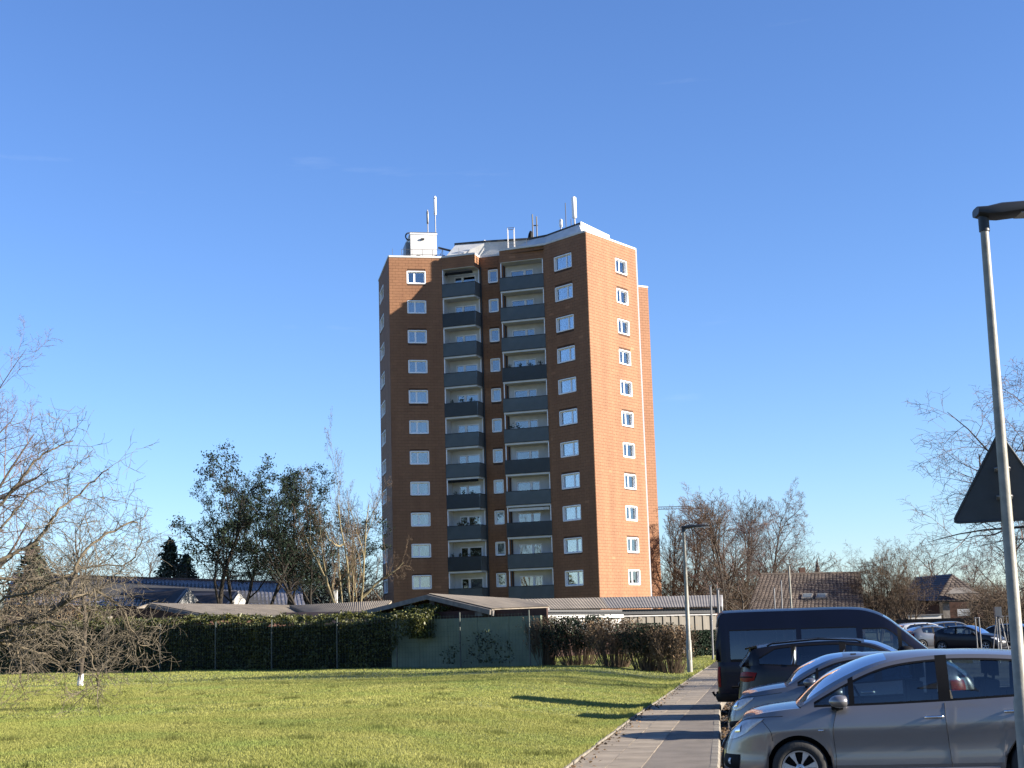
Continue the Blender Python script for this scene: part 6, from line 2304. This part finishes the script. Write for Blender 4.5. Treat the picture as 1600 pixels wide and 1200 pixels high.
patch(car2, cb2, 'tail_light', [(u2(-1.6), .75), (u2(-1.6) + .3, .75)], [(u2(-1.6), 1.0), (u2(-1.6) + .3, 1.0)], MT['red'], off=.008)

# ---- 3: black estate / SUV, tail to the path
w = .94
sp3 = dict(w=w, zs=.24, ra=.42, wr=.365, wheels=(1.46, -1.35),
    plan=[(2.33, 0), (2.30, .4), (2.18, .70), (1.9, .86), (1.4, .92), (.5, .94), (-.6, .94), (-1.5, .925), (-1.95, .87), (-2.18, .70), (-2.30, .40), (-2.33, 0)],
    ztop=[(2.33, .86), (2.1, .93), (1.6, 1.0), (1.1, 1.05), (.0, 1.08), (-1.0, 1.12), (-1.9, 1.17), (-2.33, 1.12)],
    arch=[(1.12, .82, 1.05), (.85, .78, 1.22), (.5, .74, 1.42), (.2, .71, 1.53), (-.3, .70, 1.59), (-.9, .69, 1.585), (-1.5, .68, 1.54), (-1.95, .68, 1.47), (-2.08, .72, 1.32), (-2.22, .79, 1.13)],
    screen=(1.08, .15), backlight=(-1.98, -2.18), bow=.14, rcrown=.05, hcrown=.05,
    windows=[(-.20, .85), (-1.15, -.32, None, 1), (-1.86, -1.24, ((-1.5, 1.5), (-1.95, 1.24)), 1)], bpillar=[(-.34, -.18), (-1.26, -1.13)], doors=[(-.26, .9), (-1.2, -.26)], spokes=5)
ax3 = -axd
c3 = at(1136, 1050, 30.2)
tail = np.array([c3[0] + .12, 29.6]); cpos = tail - ax3 * (-2.33)
car3, cb3 = build_car('estate_car', 'black estate car with red tail lamp turned to the path', GC, sp3, (*cpos, ZP), math.atan2(ax3[1], ax3[0]), 'blackp')
u3 = lambda x: float(cb3.u_of(x))
UM = cb3.u[-1]
patch(car3, cb3, 'tail_light', [(u3(-1.98), .88), (UM - .75, .85), (UM - .42, .87)], [(u3(-1.92), 1.03), (UM - .75, 1.05), (UM - .42, 1.02)], MT['red'], off=.010)
patch(car3, cb3, 'tail_light_strip', [(u3(-2.0), .935), (UM - .5, .93)], [(u3(-2.0), .96), (UM - .5, .955)], MT['trim'], off=.026, k=4)
patch(car3, cb3, 'bumper', [(UM - .9, .26), (UM - .02, .26)], [(UM - .9, .46), (UM - .02, .46)], MT['trim'], off=.012)
patch(car3, cb3, 'number_plate', [(UM - .26, .72), (UM - .0, .72)], [(UM - .26, .83), (UM - .0, .83)], MT['plate'], off=.012, n=5, k=4)
# rear spoiler, wiper trim and chrome window surround bars
part(car3, 'spoiler', MB().slab([(-1.9, .66, 1.545), (-1.9, -.66, 1.545), (-2.13, -.60, 1.50), (-2.13, .60, 1.50)], .035), MT['blackp'])
for sy in (1, -1):
    handle(car3, cb3, -.05, .96, sy, 'blackp'); handle(car3, cb3, -1.0, .99, sy, 'blackp')
    mirror(car3, .78, .93, 1.14, sy, 'blackp', 1.05)
    for xa, xb in ((-1.245, -1.15), (-1.19, -1.13), (-.34, -.20)):
        B_ = cb3.belt(np.array([xa])); A_ = cb3.arch(np.array([xb]))
        p0, p1 = B_[0] + (0, .012, .05), A_[0] + (0, .03, -.08)
        part(car3, 'window_trim', MB().tube(np.array([p0, (p0 + p1) / 2 + (0, .028, 0), p1]) * np.array([1, sy, 1]), .005, 5), MT['chrome'], True)
    part(car3, 'roof_rail', MB().tube(np.array([(.1, .70, 1.56), (.0, .70, 1.60), (-.7, .69, 1.635), (-1.6, .67, 1.57), (-1.7, .67, 1.53)]) * np.array([1, sy, 1]), .018, 6), MT['trim'], True)

# ---- 4: dark blue van, tail to the path
w = 1.0
sp4 = dict(w=w, zs=.30, ra=.41, wr=.345, wheels=(1.75, -1.50),
    plan=[(2.70, 0), (2.66, .45), (2.52, .78), (2.25, .92), (1.8, .975), (.8, 1.0), (-1.0, 1.0), (-2.2, .99), (-2.52, .97), (-2.60, .86), (-2.63, .4), (-2.64, 0)],
    ztop=[(2.70, .95), (2.5, 1.05), (2.2, 1.14), (1.8, 1.18), (1.0, 1.16), (.0, 1.15), (-1.5, 1.15), (-2.64, 1.15)],
    arch=[(2.08, .90, 1.16), (1.75, .875, 1.42), (1.4, .86, 1.72), (1.08, .84, 1.98), (.75, .82, 2.14), (.3, .81, 2.21), (-.8, .81, 2.22), (-2.2, .81, 2.215), (-2.48, .82, 2.17), (-2.565, .86, 1.95), (-2.60, .90, 1.6), (-2.615, .93, 1.17)],
    screen=(2.02, 1.02), backlight=(-2.572, -2.600), bow=.035, rcrown=.06, hcrown=.05, gup=.22, glo=.06, pside=([0, .1, .3, .5, .75, .92, 1], [.05, .02, .0, .0, .0, .004, .02]),
    prear=([0, .1, .5, 1], [.03, 0, .0, .02]),
    windows=[(1.36, 1.78), (.55, 1.28, ((.55, 1.78), (1.28, 1.78))), (-.75, .42, ((-.75, 1.82), (.42, 1.82)), 1), (-2.30, -.86, ((-2.30, 1.82), (-.86, 1.82)), 1)], bpillar=[(1.27, 1.37)],
    doors=[(.50, 1.4)], spokes=6, seatx=(.75, -.4, -1.3))
c4 = at(1119, 1050, 33.5)
tail = np.array([c4[0] + .02, 33.3]); cpos = tail - ax3 * (-2.64)
car4, cb4 = build_car('van', 'dark navy blue van with windows, tallest vehicle of the row', GC, sp4, (*cpos, ZP), math.atan2(ax3[1], ax3[0]), 'navy')
u4 = lambda x: float(cb4.u_of(x))
UM4 = cb4.u[-1]
patch(car4, cb4, 'tail_light', [(UM4 - 1.0, .62), (UM4 - .86, .62)], [(UM4 - 1.0, 1.06), (UM4 - .86, 1.06)], MT['red'], off=.008)
patch(car4, cb4, 'bumper', [(u4(-2.2), .30), (UM4 - .4, .30), (UM4 - .02, .30)], [(u4(-2.2), .48), (UM4 - .4, .48), (UM4 - .02, .48)], MT['trim'], off=.05)
line(car4, cb4, [(u4(-2.3), .62), (u4(0), .62), (u4(.4), .62)], .05, 'trim', .004, 'side_moulding')
part(car4, 'tow_bar', MB().tube([(-2.6, 0, .42), (-2.74, 0, .40), (-2.78, 0, .48)], .03, 8), MT['trim'], True)
for sy in (1, -1):
    mirror(car4, 1.42, 1.02, 1.30, sy, 'trim', 1.5)
    handle(car4, cb4, .62, 1.02, sy, 'trim')

# ---- cars farther off in the car park
def far_car(name, label, sp, px, py, Y, yaw, paint, taill=None, front=False):
    p = atz(px, py, ZP)
    p = at(px, py, Y); 
    c, b = build_car(name, label, 'cars farther off in the car park', sp, (p[0], Y, ZP), yaw, paint, 1)
    u = lambda x: float(b.u_of(x))
    um = b.u[-1]
    zt = b.zt
    patch(c, b, 'headlight', [(.40, .62), (.62, .60), (1.0, .72)], [(.38, .70), (.62, .74), (1.02, .78)], MT['lamp'], off=.006)
    patch(c, b, 'grille', [(.02, .36), (.36, .36)], [(.02, .62), (.36, .62)], MT['trim'], off=.006)
    patch(c, b, 'number_plate', [(.0, .44), (.26, .44)], [(.0, .55), (.26, .55)], MT['plate'], off=.02, n=5, k=4)
    patch(c, b, 'tail_light', [(um - .80, .72), (um - .50, .72)], [(um - .80, 1.0), (um - .50, 1.0)], MT['red'], off=.01)
    for sy in (1, -1): mirror(c, sp['arch'][0][0] - .38, sp['w'], sp['arch'][0][2] + .07, sy, paint)
    return c
far_car('hatchback', 'small silver hatchback with red tail lamp far right', sp2, 1462, 1010, 92, R(12), 'silver2')
far_car('estate_car', 'pale silver estate car behind the far silver hatchback', sp3, 1448, 1003, 101, R(14), 'whitep')
sp5 = dict(sp2); 
far_car('saloon_car', 'black saloon car facing the hoop barrier', sp2, 1516, 1014, 84, R(-38), 'blackp')
far_car('estate_car', 'grey car half hidden behind the black saloon', sp3, 1492, 1006, 106, R(14), 'greyp')
far_car('hatchback', 'dark small car behind the lamp post foot', sp2, 1592, 1006, 88, R(-30), 'blackp')
far_car('people_carrier', 'silver people carrier behind the far silver hatchback, farthest left', sp1, 1437, 1000, 110, R(14), 'silver')
